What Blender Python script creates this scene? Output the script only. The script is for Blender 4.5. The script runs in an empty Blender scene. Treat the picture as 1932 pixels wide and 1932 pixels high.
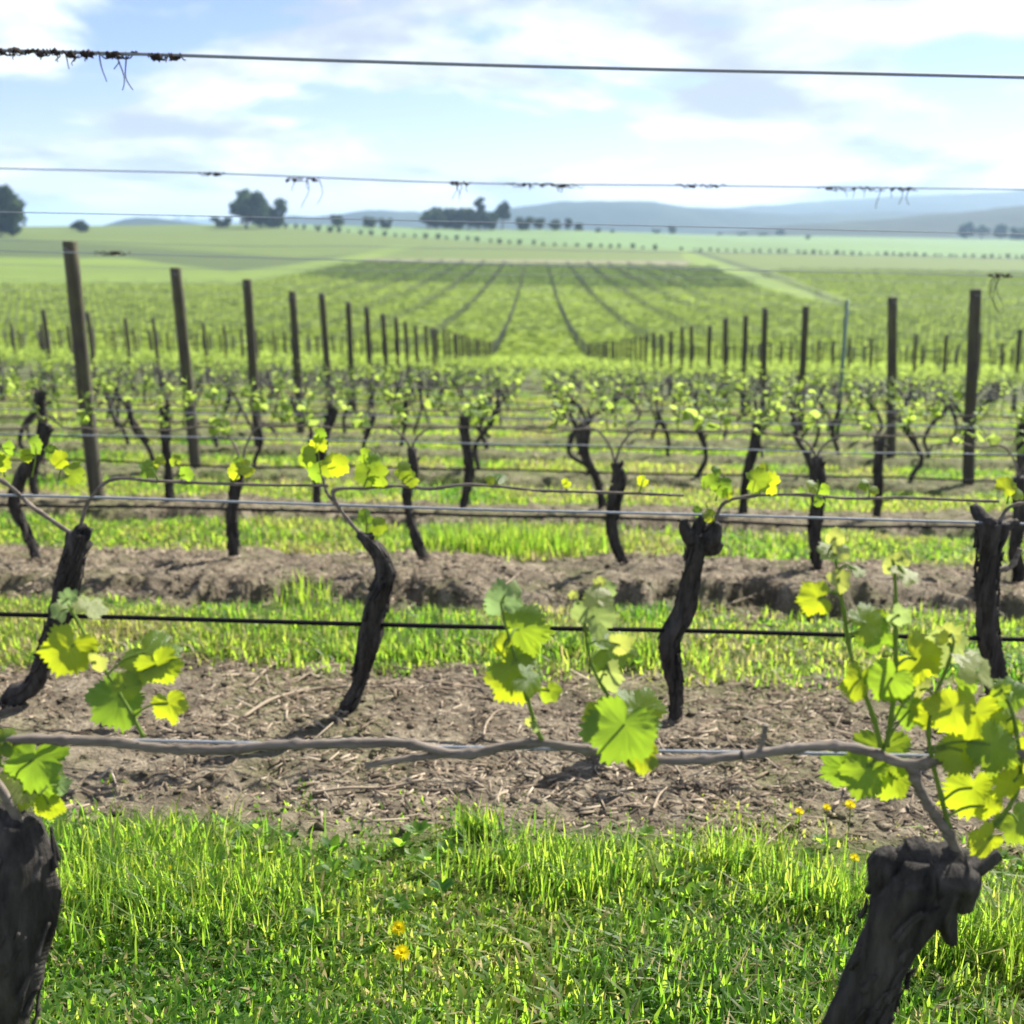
import bpy, math, random
import numpy as np
from mathutils import Vector, Matrix, Euler

random.seed(7)
RNG = np.random.default_rng(11)
sc = bpy.context.scene
COL = sc.collection
R_ = math.radians

# ------------------------------------------------------------------ camera
EYE = Vector((0.0, 0.0, 1.2))
FOC = 2071.0                      # focal length in units of a 1932 px wide frame
PITCH = math.atan((966 - 432) / FOC)
YAW = math.atan(42 / FOC)
cam_d = bpy.data.cameras.new('camera')
cam_d.sensor_fit = 'HORIZONTAL'
cam_d.angle = 2 * math.atan(966 / FOC)
cam_d.clip_start = 0.02
cam_d.clip_end = 40000
cam_d.dof.use_dof = True
cam_d.dof.focus_distance = 1.95
cam_d.dof.aperture_fstop = (cam_d.lens / 1000.0) / 0.0092
cam = bpy.data.objects.new('camera', cam_d)
cam.location = EYE
cam.rotation_euler = Euler((math.pi / 2 - PITCH, 0, YAW), 'XYZ')
COL.objects.link(cam)
sc.camera = cam

# ------------------------------------------------------------------ sky and sun
SUN_EL, SUN_AZ = R_(42), R_(40)
world = bpy.data.worlds.new('World'); sc.world = world; world.use_nodes = True
wn, wl = world.node_tree.nodes, world.node_tree.links
def wnode(t, **kw):
    n = wn.new(t)
    for k, v in kw.items(): setattr(n, k, v)
    return n
sky = wnode('ShaderNodeTexSky', sky_type='NISHITA', sun_disc=False, sun_elevation=SUN_EL, sun_rotation=SUN_AZ,
            air_density=1.0, dust_density=0.05, ozone_density=2.2)
tc = wnode('ShaderNodeTexCoord')
sep = wnode('ShaderNodeSeparateXYZ'); wl.new(tc.outputs['Generated'], sep.inputs[0])
def wmath(op, a, b=None, clamp=False):
    n = wnode('ShaderNodeMath', operation=op, use_clamp=clamp)
    for i, v in enumerate((a, b)):
        if v is None: continue
        if isinstance(v, (int, float)): n.inputs[i].default_value = v
        else: wl.new(v, n.inputs[i])
    return n.outputs[0]
zc = wmath('MAXIMUM', sep.outputs[2], 0.0)
den = wmath('ADD', zc, 0.17)
px_, py_ = wmath('DIVIDE', sep.outputs[0], den), wmath('DIVIDE', sep.outputs[1], den)
comb = wnode('ShaderNodeCombineXYZ'); wl.new(px_, comb.inputs[0]); wl.new(py_, comb.inputs[1])
def wnoise(scale, detail, rough, off, stretch=(1, 1, 1), dist=0.0):
    mp = wnode('ShaderNodeMapping'); wl.new(comb.outputs[0], mp.inputs[0])
    mp.inputs['Location'].default_value = off; mp.inputs['Scale'].default_value = stretch
    n = wnode('ShaderNodeTexNoise'); wl.new(mp.outputs[0], n.inputs['Vector'])
    n.inputs['Scale'].default_value = scale; n.inputs['Detail'].default_value = detail
    n.inputs['Roughness'].default_value = rough; n.inputs['Distortion'].default_value = dist
    return n.outputs['Fac']
def wramp(fac, stops):
    n = wnode('ShaderNodeValToRGB'); wl.new(fac, n.inputs[0])
    el = n.color_ramp.elements
    while len(el) < len(stops): el.new(0.5)
    for e, (p, c) in zip(el, stops): e.position = p; e.color = (*c, 1)
    n.color_ramp.interpolation = 'EASE'
    return n.outputs[0]
CLOUD_OFF = (9.9, 6.1, 0)
cn = wnoise(1.0, 10, 0.51, CLOUD_OFF, (1, 0.8, 1), 0.3)
cover = wramp(cn, [(0.465, (0, 0, 0)), (0.54, (1, 1, 1))])
cn2 = wnoise(1.0, 10, 0.55, (CLOUD_OFF[0] + 0.10, CLOUD_OFF[1] + 0.16, 0), (1, 0.8, 1), 0.3)   # density a little toward the sun
dens = wmath('ADD', wmath('MULTIPLY', cn2, 0.7), wmath('MULTIPLY', wnoise(2.6, 6, 0.5, (1, 4, 3)), 0.3))
shade = wramp(dens, [(0.43, (6.5, 7.0, 7.2)), (0.60, (3.3, 3.7, 4.5))])
skyc = wnode('ShaderNodeMixRGB', blend_type='MULTIPLY'); skyc.inputs[0].default_value = 1; wl.new(sky.outputs[0], skyc.inputs[1]); skyc.inputs[2].default_value = (0.71, 0.66, 0.93, 1)
mixc = wnode('ShaderNodeMixRGB'); wl.new(cover, mixc.inputs[0]); wl.new(skyc.outputs[0], mixc.inputs[1]); wl.new(shade, mixc.inputs[2])
bg = wn['Background']; wl.new(mixc.outputs[0], bg.inputs[0]); bg.inputs[1].default_value = 0.069

sun_d = bpy.data.lights.new('sun', 'SUN'); sun_d.energy = 5.0; sun_d.angle = R_(0.55); sun_d.color = (1.0, 0.95, 0.86)
sun = bpy.data.objects.new('sun', sun_d)
to_sun = Vector((math.sin(SUN_AZ) * math.cos(SUN_EL), math.cos(SUN_AZ) * math.cos(SUN_EL), math.sin(SUN_EL)))
sun.rotation_euler = to_sun.to_track_quat('Z', 'Y').to_euler()
sun.location = (20, 20, 40)
COL.objects.link(sun)
vs = sc.view_settings
vs.view_transform = 'Standard'; vs.look = 'None'; vs.gamma = 1.0; vs.use_curve_mapping = False
vs.exposure = 1.45
sc.cycles.use_denoising = True
sc.cycles.max_bounces = 8; sc.cycles.transparent_max_bounces = 8; sc.cycles.volume_bounces = 0
sc.cycles.sample_clamp_indirect = 6

# ------------------------------------------------------------------ numeric helpers
def _hash(ix, iy, iz):
    h = (ix.astype(np.int64) * 374761393 + iy.astype(np.int64) * 668265263 + iz.astype(np.int64) * 2147483647) & 0x7fffffff
    h = ((h ^ (h >> 13)) * 1274126177) & 0x7fffffff
    return ((h ^ (h >> 16)) & 0xffff) / 65535.0
def vnoise(x, y, z=0.0):
    x, y, z = np.broadcast_arrays(np.asarray(x, float), np.asarray(y, float), np.asarray(z, float))
    ix, iy, iz = np.floor(x), np.floor(y), np.floor(z)
    fx, fy, fz = x - ix, y - iy, z - iz
    fx, fy, fz = (f * f * (3 - 2 * f) for f in (fx, fy, fz))
    out = 0
    for dx in (0, 1):
        for dy in (0, 1):
            for dz in (0, 1):
                out = out + _hash(ix + dx, iy + dy, iz + dz) * (fx if dx else 1 - fx) * (fy if dy else 1 - fy) * (fz if dz else 1 - fz)
    return out * 2 - 1
def fbm(x, y, z=0.0, o=4):
    a, s, f = 0, 1.0, 1.0
    for i in range(o):
        a = a + s * vnoise(np.asarray(x) * f + 17.3 * i, np.asarray(y) * f - 9.1 * i, np.asarray(z) * f); s *= 0.5; f *= 2.03
    return a
def sstep(a, b, x):
    t = np.clip((np.asarray(x, float) - a) / (b - a), 0, 1); return t * t * (3 - 2 * t)

FWD = Vector((-math.sin(YAW) * math.cos(PITCH), math.cos(YAW) * math.cos(PITCH), -math.sin(PITCH)))
RGT = Vector((math.cos(YAW), math.sin(YAW), 0))
UPV = RGT.cross(FWD)
def ray(px, py):
    return FWD + RGT * ((px - 966) / FOC) - UPV * ((py - 966) / FOC)
def P(px, py, Y):                       # the point of the upright row plane at distance Y
    d = ray(px, py); k = (Y - EYE.y) / d.y
    return EYE + d * k
def proj(x, y, z):
    x, y, z = np.asarray(x) - EYE.x, np.asarray(y) - EYE.y, np.asarray(z) - EYE.z
    w = x * FWD.x + y * FWD.y + z * FWD.z
    w = np.where(w > 0.01, w, 0.01)
    return 966 + FOC * (x * RGT.x + y * RGT.y) / w, 966 - FOC * (x * UPV.x + y * UPV.y + z * UPV.z) / w

# ------------------------------------------------------------------ terrain
ROW0, ROW1, PITCHR = 1.163, 3.45, 2.42
def row_y(n): return ROW0 if n == 0 else ROW1 + (n - 1) * PITCHR
VS = 1.09                               # vine spacing along the row
CROSS = 0.016
_py = np.array([-40, 0, 70, 84, 100, 130, 180, 228, 300, 371, 434, 600])
_pz = np.array([4.4, 0, -7.7, -9.2, -10.4, -11.6, -12.6, -13.0, -12.9, -12.5, -12.0, -10.6])
_pz = _pz - 0.04
_ty = np.linspace(-40, 600, 3201)
_tz = np.interp(_ty, _py, _pz)
_k = np.hanning(121); _k /= _k.sum()
_tzs = np.convolve(np.pad(_tz, 60, mode='edge'), _k, 'valid'); _wb = sstep(35, 75, _ty)
_tz = _tz * (1 - _wb) + _tzs * _wb
_T = np.array([-0.487, -0.245, 0.0, 0.213, 0.446])
_D = np.array([434, 650, 900, 1500, 2500, 9000.0])
_Y = np.array([[482, 441, 427, 431, 436, 440], [490, 449, 423, 427, 434, 440], [498, 463, 433, 434, 438, 440],
               [511, 476, 456, 445, 444, 441], [520, 489, 468, 452, 447, 442]], float)
_ANG = PITCH + np.arctan((_Y - 966) / FOC)
_Z = EYE.z - np.tan(_ANG) * _D[None, :]
_ld = np.log(_D)
def terrain_far(x, y):
    yy = np.maximum(y, 434.0)
    t = np.clip(x / yy, -0.487, 0.446); l = np.clip(np.log(yy), _ld[0], _ld[-1])
    ti = np.clip(np.searchsorted(_T, t) - 1, 0, len(_T) - 2); li = np.clip(np.searchsorted(_ld, l) - 1, 0, len(_ld) - 2)
    ft = (t - _T[ti]) / (_T[ti + 1] - _T[ti]); fl = (l - _ld[li]) / (_ld[li + 1] - _ld[li])
    ft = ft * ft * (3 - 2 * ft)
    return (_Z[ti, li] * (1 - ft) + _Z[ti + 1, li] * ft) * (1 - fl) + (_Z[ti, li + 1] * (1 - ft) + _Z[ti + 1, li + 1] * ft) * fl
def T(x, y):                            # smooth ground
    x, y = np.broadcast_arrays(np.asarray(x, float), np.asarray(y, float))
    n = np.interp(y, _ty, _tz) - CROSS * np.clip(x, -300, 300)
    f = terrain_far(x, y); w = sstep(370, 470, y)
    return n * (1 - w) + f * w
def T1(x, y): return float(T(x, y))
def rel_row(y):                         # signed distance to the nearest row line
    k = np.round((np.asarray(y) - ROW1 + 0.17) / PITCHR)
    return np.asarray(y) - (ROW1 + k * PITCHR), k
def soil_mask(x, y):                    # 1 on the bare strip under a row
    r, k = rel_row(y)
    j = 0.16 * fbm(np.asarray(x) * 1.3, np.asarray(y) * 1.3, 3.0, 3)
    c = np.where(k >= 2, 0.22, np.where(k >= 1, 0.06, 0.0))
    m = sstep(-1.0, -0.82, r - c + j) * (1 - sstep(0.5, 0.64, r + c * 0.8 + j))
    return m * np.where(np.asarray(y) < 2.2, 0.0, 1.0)
def relief(x, y):
    r, k = rel_row(y)
    amp = np.where(k <= 0, 0.01, 0.08) * np.where(y < 2.2, 0.2, 1)
    edge = 0.13 * vnoise(x * 2.3, k * 5.0) + 0.16 * vnoise(x * 6.0, k * 5.0 + y * 2.5, 4.0) + 0.09 * vnoise(x * 24.0, y * 12, 8.0)
    m = sstep(-0.62, -0.48, r + edge) * (1 - sstep(0.1, 0.6, r + edge * 0.4))
    near = 1 - sstep(16, 40, y)
    clod = np.where(k <= 0, 0.4, 1.0) * (np.abs(fbm(x * 7.0, y * 7.0, 1.0, 3)) - 0.35) * 0.035 + fbm(x * 22, y * 22, 5.0, 2) * 0.006
    furrow = -0.085 * np.exp(-((r + edge + 0.72) / 0.12) ** 2) * np.where(k <= 0, 0.15, 1) * np.clip(0.4 + fbm(x * 2.2, k * 3.0, 2.0, 2), 0, 1)
    s = soil_mask(x, y)
    return near * (amp * m * (0.75 + 0.5 * vnoise(x * 1.7, k * 9.0)) + furrow + clod * s + (1 - s) * 0.015 * fbm(x * 3, y * 3, 2.0, 3))
def G(x, y): return T(x, y) + relief(np.asarray(x, float), np.asarray(y, float))
def G1(x, y): return float(G(np.array([x]), np.array([y]))[0])
def ground_hit(px, py, y0=60.0, y1=9000.0):
    d = ray(px, py); ys = np.geomspace(y0, y1, 1500)
    xs = d.x / d.y * ys; zs = EYE.z + d.z / d.y * ys
    below = np.nonzero(zs < T(xs, ys))[0]
    i = below[0] if len(below) else len(ys) - 1
    return Vector((xs[i], ys[i], T1(xs[i], ys[i])))

# ------------------------------------------------------------------ mesh helpers
def mesh_np(name, verts, faces, attrs=None, smooth=False, mats=(), uv=None):
    verts = np.asarray(verts, np.float32); faces = np.asarray(faces, np.int32)
    me = bpy.data.meshes.new(name)
    nf, k = faces.shape
    me.vertices.add(len(verts)); me.vertices.foreach_set('co', verts.ravel())
    me.loops.add(nf * k); me.loops.foreach_set('vertex_index', faces.ravel())
    me.polygons.add(nf); me.polygons.foreach_set('loop_start', np.arange(0, nf * k, k, dtype=np.int32))
    if smooth: me.polygons.foreach_set('use_smooth', np.ones(nf, bool))
    for an, av in (attrs or {}).items():
        av = np.asarray(av, np.float32)
        if av.ndim == 1:
            a = me.attributes.new(an, 'FLOAT', 'POINT'); a.data.foreach_set('value', av)
        else:
            a = me.attributes.new(an, 'FLOAT_COLOR', 'POINT')
            a.data.foreach_set('color', np.concatenate([av, np.ones((len(av), 1), np.float32)], 1).ravel())
    for m in mats: me.materials.append(m)
    me.update(calc_edges=True)
    return me
class Geo:                              # collects triangles of ONE object
    def __init__(s): s.v, s.f, s.a, s.n = [], [], [], 0
    def add(s, v, f, a=None):
        v = np.asarray(v, float); f = np.asarray(f, int)
        s.v.append(v); s.f.append(f + s.n); s.n += len(v)
        s.a.append(np.zeros(len(v)) if a is None else np.broadcast_to(np.asarray(a, float), (len(v),)))
    def tube(s, pts, rad, sides=8, rough=0.0, seed=0.0, freq=1.0, cap=True, a=None, ridge=0.0):
        v, f = tube_arrays(pts, rad, sides, rough, seed, freq, cap, ridge); s.add(v, f, a)
    def mesh(s, name, mat, smooth=True, attr='tint'):
        return mesh_np(name, np.concatenate(s.v), np.concatenate(s.f), {attr: np.concatenate(s.a)}, smooth, [mat])
def catmull(pts, rad, n):
    p = np.array([list(q) for q in pts], float); r = np.asarray(rad, float)
    if len(p) == 2: p = np.array([p[0], (p[0] + p[1]) / 2, p[1]]); r = np.array([r[0], (r[0] + r[-1]) / 2, r[-1]])
    seg = np.linalg.norm(np.diff(p, axis=0), axis=1); u = np.concatenate([[0], np.cumsum(seg)]); tt = np.linspace(0, u[-1], n)
    m = np.gradient(p, u, axis=0)
    i = np.clip(np.searchsorted(u, tt, side='right') - 1, 0, len(u) - 2); h = (u[i + 1] - u[i])[:, None]; t = ((tt - u[i]) / h[:, 0])[:, None]
    h00, h10, h01, h11 = 2 * t**3 - 3 * t**2 + 1, t**3 - 2 * t**2 + t, -2 * t**3 + 3 * t**2, t**3 - t**2
    return h00 * p[i] + h10 * h * m[i] + h01 * p[i + 1] + h11 * h * m[i + 1], np.interp(tt, u, r)
def tube_arrays(p, r, sides=8, rough=0.0, seed=0.0, freq=1.0, cap=True, ridge=0.0):
    p = np.asarray(p, float); r = np.broadcast_to(np.asarray(r, float), (len(p),))
    n = len(p); t = np.gradient(p, axis=0); t /= np.linalg.norm(t, axis=1)[:, None] + 1e-12
    ref = np.array([0.0, 1.0, 0.0]) if abs(t[:, 1]).mean() < 0.8 else np.array([1.0, 0.0, 0.0])
    a = np.cross(t, ref); a /= np.linalg.norm(a, axis=1)[:, None] + 1e-12; b = np.cross(t, a)
    th = np.linspace(0, 2 * np.pi, sides, endpoint=False)
    d = a[:, None, :] * np.cos(th)[None, :, None] + b[:, None, :] * np.sin(th)[None, :, None]
    rr = np.repeat(r[:, None], sides, 1)
    if rough:
        s = np.concatenate([[0], np.cumsum(np.linalg.norm(np.diff(p, axis=0), axis=1))])[:, None] * freq
        cx, sx = np.cos(th)[None, :], np.sin(th)[None, :]
        rr = rr * (1 + rough * (fbm(cx * 1.3 + seed, sx * 1.3, s * 9, 3)) + ridge * vnoise(cx * 4.5 + seed, sx * 4.5, s * 3.0) + 0.6 * ridge * vnoise(cx * 9 + seed, sx * 9, s * 8.0))
    v = p[:, None, :] + d * rr[:, :, None]
    i = np.arange(n - 1)[:, None] * sides; j = np.arange(sides)[None, :]; j2 = (j + 1) % sides
    q = np.stack([i + j, i + j2, i + sides + j2, i + sides + j], -1).reshape(-1, 4)
    f = np.concatenate([q[:, [0, 1, 2]], q[:, [0, 2, 3]]])
    v = v.reshape(-1, 3)
    if cap:
        v = np.concatenate([v, p[:1], p[-1:]]); c0, c1 = n * sides, n * sides + 1; jj = np.arange(sides); kk = (jj + 1) % sides
        f = np.concatenate([f, np.stack([np.full(sides, c0), kk, jj], 1), np.stack([np.full(sides, c1), (n - 1) * sides + jj, (n - 1) * sides + kk], 1)])
    return v, f
def obj(name, me, parent=None, loc=None):
    o = bpy.data.objects.new(name, me); COL.objects.link(o)
    if parent is not None: o.parent = parent
    if loc is not None: o.location = loc
    return o
def tag(o, label=None, cat=None, group=None, kind=None):
    if label: o['label'] = label
    if cat: o['category'] = cat
    if group: o['group'] = group
    if kind: o['kind'] = kind
    return o
def empty(name, loc=(0, 0, 0), rz=0.0):
    o = bpy.data.objects.new(name, None); o.empty_display_size = 0.1; o.location = loc; o.rotation_euler.z = rz; COL.objects.link(o); return o
ORD = ['nearest', 'second', 'third', 'fourth', 'fifth', 'sixth', 'seventh', 'eighth', 'ninth', 'tenth', 'eleventh', 'twelfth', 'thirteenth', 'fourteenth',
       'fifteenth', 'sixteenth', 'seventeenth', 'eighteenth', 'nineteenth', 'twentieth']
def nth(i): return ('%d%s' % (i, 'th' if 10 <= i % 100 <= 20 else {1: 'st', 2: 'nd', 3: 'rd'}.get(i % 10, 'th'))) if i > 12 else ['', 'first', 'second', 'third', 'fourth', 'fifth', 'sixth', 'seventh', 'eighth', 'ninth', 'tenth', 'eleventh', 'twelfth'][i]

# ------------------------------------------------------------------ materials
class Mat:
    def __init__(s, name):
        s.m = bpy.data.materials.new(name); s.m.use_nodes = True; s.nt = s.m.node_tree; s.n = s.nt.nodes; s.l = s.nt.links
        s.bsdf = s.n['Principled BSDF']; s.out = s.n['Material Output']
    def node(s, t, **kw):
        n = s.n.new(t)
        for k, v in kw.items(): setattr(n, k, v)
        return n
    def noise(s, scale, detail=4, rough=0.55, coord='Object', stretch=(1, 1, 1), dist=0.0):
        c = s.node('ShaderNodeTexCoord'); mp = s.node('ShaderNodeMapping'); mp.inputs['Scale'].default_value = stretch
        s.l.new(c.outputs[coord], mp.inputs[0]); n = s.node('ShaderNodeTexNoise'); s.l.new(mp.outputs[0], n.inputs['Vector'])
        n.inputs['Scale'].default_value = scale; n.inputs['Detail'].default_value = detail; n.inputs['Roughness'].default_value = rough; n.inputs['Distortion'].default_value = dist
        return n.outputs['Fac']
    def attr(s, name, color=False):
        a = s.node('ShaderNodeAttribute'); a.attribute_name = name; return a.outputs['Color' if color else 'Fac']
    def ramp(s, fac, stops, interp='LINEAR'):
        n = s.node('ShaderNodeValToRGB'); s.l.new(fac, n.inputs[0]); el = n.color_ramp.elements; n.color_ramp.interpolation = interp
        while len(el) < len(stops): el.new(0.5)
        for e, (p, c) in zip(el, stops): e.position = p; e.color = (*c, 1)
        return n.outputs[0]
    def mix(s, fac, a, b, mode='MIX'):
        n = s.node('ShaderNodeMixRGB', blend_type=mode)
        for i, v in enumerate((fac, a, b)):
            if isinstance(v, (int, float)): n.inputs[i].default_value = v
            elif isinstance(v, tuple): n.inputs[i].default_value = (*v, 1)
            else: s.l.new(v, n.inputs[i])
        return n.outputs[0]
    def math(s, op, a, b=0.0, clamp=False):
        n = s.node('ShaderNodeMath', operation=op, use_clamp=clamp)
        for i, v in enumerate((a, b)):
            if isinstance(v, (int, float)): n.inputs[i].default_value = v
            else: s.l.new(v, n.inputs[i])
        return n.outputs[0]
    def bump(s, h, strength, dist):
        b = s.node('ShaderNodeBump'); b.inputs['Strength'].default_value = strength; b.inputs['Distance'].default_value = dist
        s.l.new(h, b.inputs['Height']); s.l.new(b.outputs[0], s.bsdf.inputs['Normal']); return b
    def base(s, c):
        if isinstance(c, tuple): s.bsdf.inputs['Base Color'].default_value = (*c, 1)
        else: s.l.new(c, s.bsdf.inputs['Base Color'])
    def rough(s, v, spec=None):
        s.bsdf.inputs['Roughness'].default_value = v
        if spec is not None: s.bsdf.inputs['Specular IOR Level'].default_value = spec
    def translucent(s, col, fac):
        t = s.node('ShaderNodeBsdfTranslucent'); mx = s.node('ShaderNodeMixShader')
        if isinstance(col, tuple): t.inputs[0].default_value = (*col, 1)
        else: s.l.new(col, t.inputs[0])
        if isinstance(fac, (int, float)): mx.inputs[0].default_value = fac
        else: s.l.new(fac, mx.inputs[0])
        s.l.new(s.bsdf.outputs[0], mx.inputs[1]); s.l.new(t.outputs[0], mx.inputs[2]); s.l.new(mx.outputs[0], s.out.inputs[0])

def mat_ground():
    m = Mat('ground')
    n1 = m.noise(9, 6, 0.6); n2 = m.noise(60, 5, 0.65); n3 = m.noise(1.7, 4, 0.6)
    soil = m.ramp(n1, [(0.28, (0.056, 0.045, 0.030)), (0.44, (0.168, 0.140, 0.095)), (0.60, (0.280, 0.236, 0.165)), (0.78, (0.36, 0.31, 0.225))])
    soil = m.mix(m.ramp(n2, [(0.36, (0, 0, 0)), (0.66, (1, 1, 1))]), m.mix(0.6, soil, (0.035, 0.026, 0.018)), soil)
    soil = m.mix(m.ramp(n3, [(0.48, (0, 0, 0)), (0.66, (0.7, 0.7, 0.7))]), soil, (0.095, 0.105, 0.032))
    grass = m.ramp(n1, [(0.3, (0.032, 0.046, 0.012)), (0.55, (0.085, 0.120, 0.024)), (0.75, (0.15, 0.165, 0.045))])
    n4 = m.noise(3.1, 5, 0.65)
    soil = m.mix(m.ramp(n4, [(0.40, (0.45, 0.45, 0.45)), (0.54, (0, 0, 0))]), soil, (0.075, 0.060, 0.042))
    near = m.mix(m.attr('soil'), grass, soil)
    nf = m.noise(0.12, 6, 0.6, stretch=(0.35, 1, 1)); nf2 = m.noise(0.9, 5, 0.7, stretch=(0.08, 1, 1)); nf3 = m.noise(0.02, 5, 0.6, stretch=(0.5, 1, 1))
    fcol = m.mix(m.ramp(nf, [(0.3, (0, 0, 0)), (0.7, (0.3, 0.3, 0.3))]), m.attr('field', True), (0.125, 0.135, 0.034))
    fcol = m.mix(m.ramp(nf2, [(0.3, (0.55, 0.55, 0.55)), (0.62, (0, 0, 0))]), fcol, (0.035, 0.060, 0.016))
    fcol = m.mix(m.ramp(nf3, [(0.35, (0.4, 0.4, 0.4)), (0.6, (0, 0, 0))]), fcol, (0.07, 0.10, 0.03))
    m.base(m.mix(m.attr('far'), near, fcol)); m.rough(0.95, 0.15)
    b = m.math('ADD', m.math('MULTIPLY', n2, 0.35), n1)
    m.bump(b, 1.0, 0.045)
    return m.m
def mat_bark(name, c0, c1, scale=1.0, bumpd=0.02, stretch=(1, 1, 0.2)):
    m = Mat(name)
    n = m.noise(30 * scale, 7, 0.68, stretch=stretch); n2 = m.noise(7 * scale, 4, 0.6)
    c = m.ramp(n, [(0.32, c0), (0.68, c1)])
    c = m.mix(m.ramp(n2, [(0.55, (0, 0, 0)), (0.75, (0.35, 0.35, 0.35))]), c, (0.07, 0.075, 0.05))
    m.base(c); m.rough(0.92, 0.2); m.bump(n, 1.0, bumpd); return m.m
def mat_post():
    m = Mat('weathered_timber')
    n = m.noise(18, 6, 0.6, stretch=(1, 1, 0.06)); n2 = m.noise(2.2, 5, 0.6)
    inf = m.node('ShaderNodeObjectInfo')
    c = m.ramp(n, [(0.3, (0.030, 0.027, 0.022)), (0.55, (0.085, 0.075, 0.060)), (0.75, (0.16, 0.14, 0.11))])
    c = m.mix(m.ramp(n2, [(0.45, (0, 0, 0)), (0.7, (0.7, 0.7, 0.7))]), c, (0.12, 0.125, 0.045))
    c = m.mix(m.math('MULTIPLY', inf.outputs['Random'], 0.35), c, (0.05, 0.045, 0.038))
    m.base(c); m.rough(0.9, 0.2); m.bump(n, 0.8, 0.006); return m.m
def mat_leaf(name, top, trans, fac=0.55, young=None, use_tint=False):
    m = Mat(name)
    rnd = m.attr('tint') if use_tint else m.node('ShaderNodeObjectInfo').outputs['Random']
    n = m.noise(30, 3, 0.5)
    t2 = young or tuple(min(1, c * 1.5) for c in top)
    c = m.mix(rnd, top, t2); c = m.mix(m.math('MULTIPLY', n, 0.35), c, tuple(0.55 * q for q in top))
    tr = m.mix(rnd, trans, (min(1, trans[0] * 1.12), trans[1] * 1.05, trans[2] * 1.9)) if use_tint else m.mix(m.ramp(rnd, [(0.15, (0, 0, 0)), (0.62, (1, 1, 1))]), (trans[0] * 0.55, trans[1] * 0.76, trans[2] * 1.6), (trans[0] * 1.1, trans[1] * 1.06, trans[2]))  # untinted leaves: shade from neighbouring leaves put at random into the transmitted colour
    tr = m.mix(m.math('MULTIPLY', n, 0.3), tr, tuple(0.5 * q for q in trans))
    if not use_tint:
        v = m.attr('vein'); c = m.mix(m.math('MULTIPLY', v, 0.2), c, (0.24, 0.33, 0.10)); tr = m.mix(m.math('MULTIPLY', v, 0.12), tr, tuple(0.5 * q for q in trans))
        m.bump(n, 0.35, 0.004)
    m.base(c); m.rough(0.62 if use_tint else 0.36, 0.2 if use_tint else 0.5); m.translucent(tr, fac); return m.m
def mat_grass():
    m = Mat('grass_blade'); t = m.attr('tint')
    c = m.ramp(t, [(0.0, (0.028, 0.080, 0.014)), (0.4, (0.090, 0.165, 0.026)), (0.7, (0.19, 0.22, 0.050)), (0.88, (0.26, 0.225, 0.09)), (1.0, (0.35, 0.30, 0.18))])
    tr = m.ramp(t, [(0.0, (0.13, 0.34, 0.026)), (0.4, (0.37, 0.60, 0.045)), (0.7, (0.58, 0.68, 0.080)), (0.88, (0.46, 0.40, 0.15)), (1.0, (0.36, 0.31, 0.17))])
    m.base(c); m.rough(0.5, 0.3); m.translucent(tr, 0.6); return m.m
def mat_plain(name, col, rough=0.8, metal=0.0, spec=None, var=0.25, scale=40):
    m = Mat(name); n = m.noise(scale, 4, 0.6)
    m.base(m.mix(m.math('MULTIPLY', n, var * 2), col, tuple(0.45 * c for c in col))); m.rough(rough, spec); m.bsdf.inputs['Metallic'].default_value = metal
    return m.m
def mat_tint(name, stops, rough=0.9, trans=None):
    m = Mat(name); c = m.ramp(m.attr('tint'), stops); m.base(c); m.rough(rough, 0.15)
    if trans: m.translucent(m.ramp(m.attr('tint'), [(p, tuple(min(1, q * trans[1]) for q in cc)) for p, cc in stops]), trans[0])
    return m.m
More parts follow.
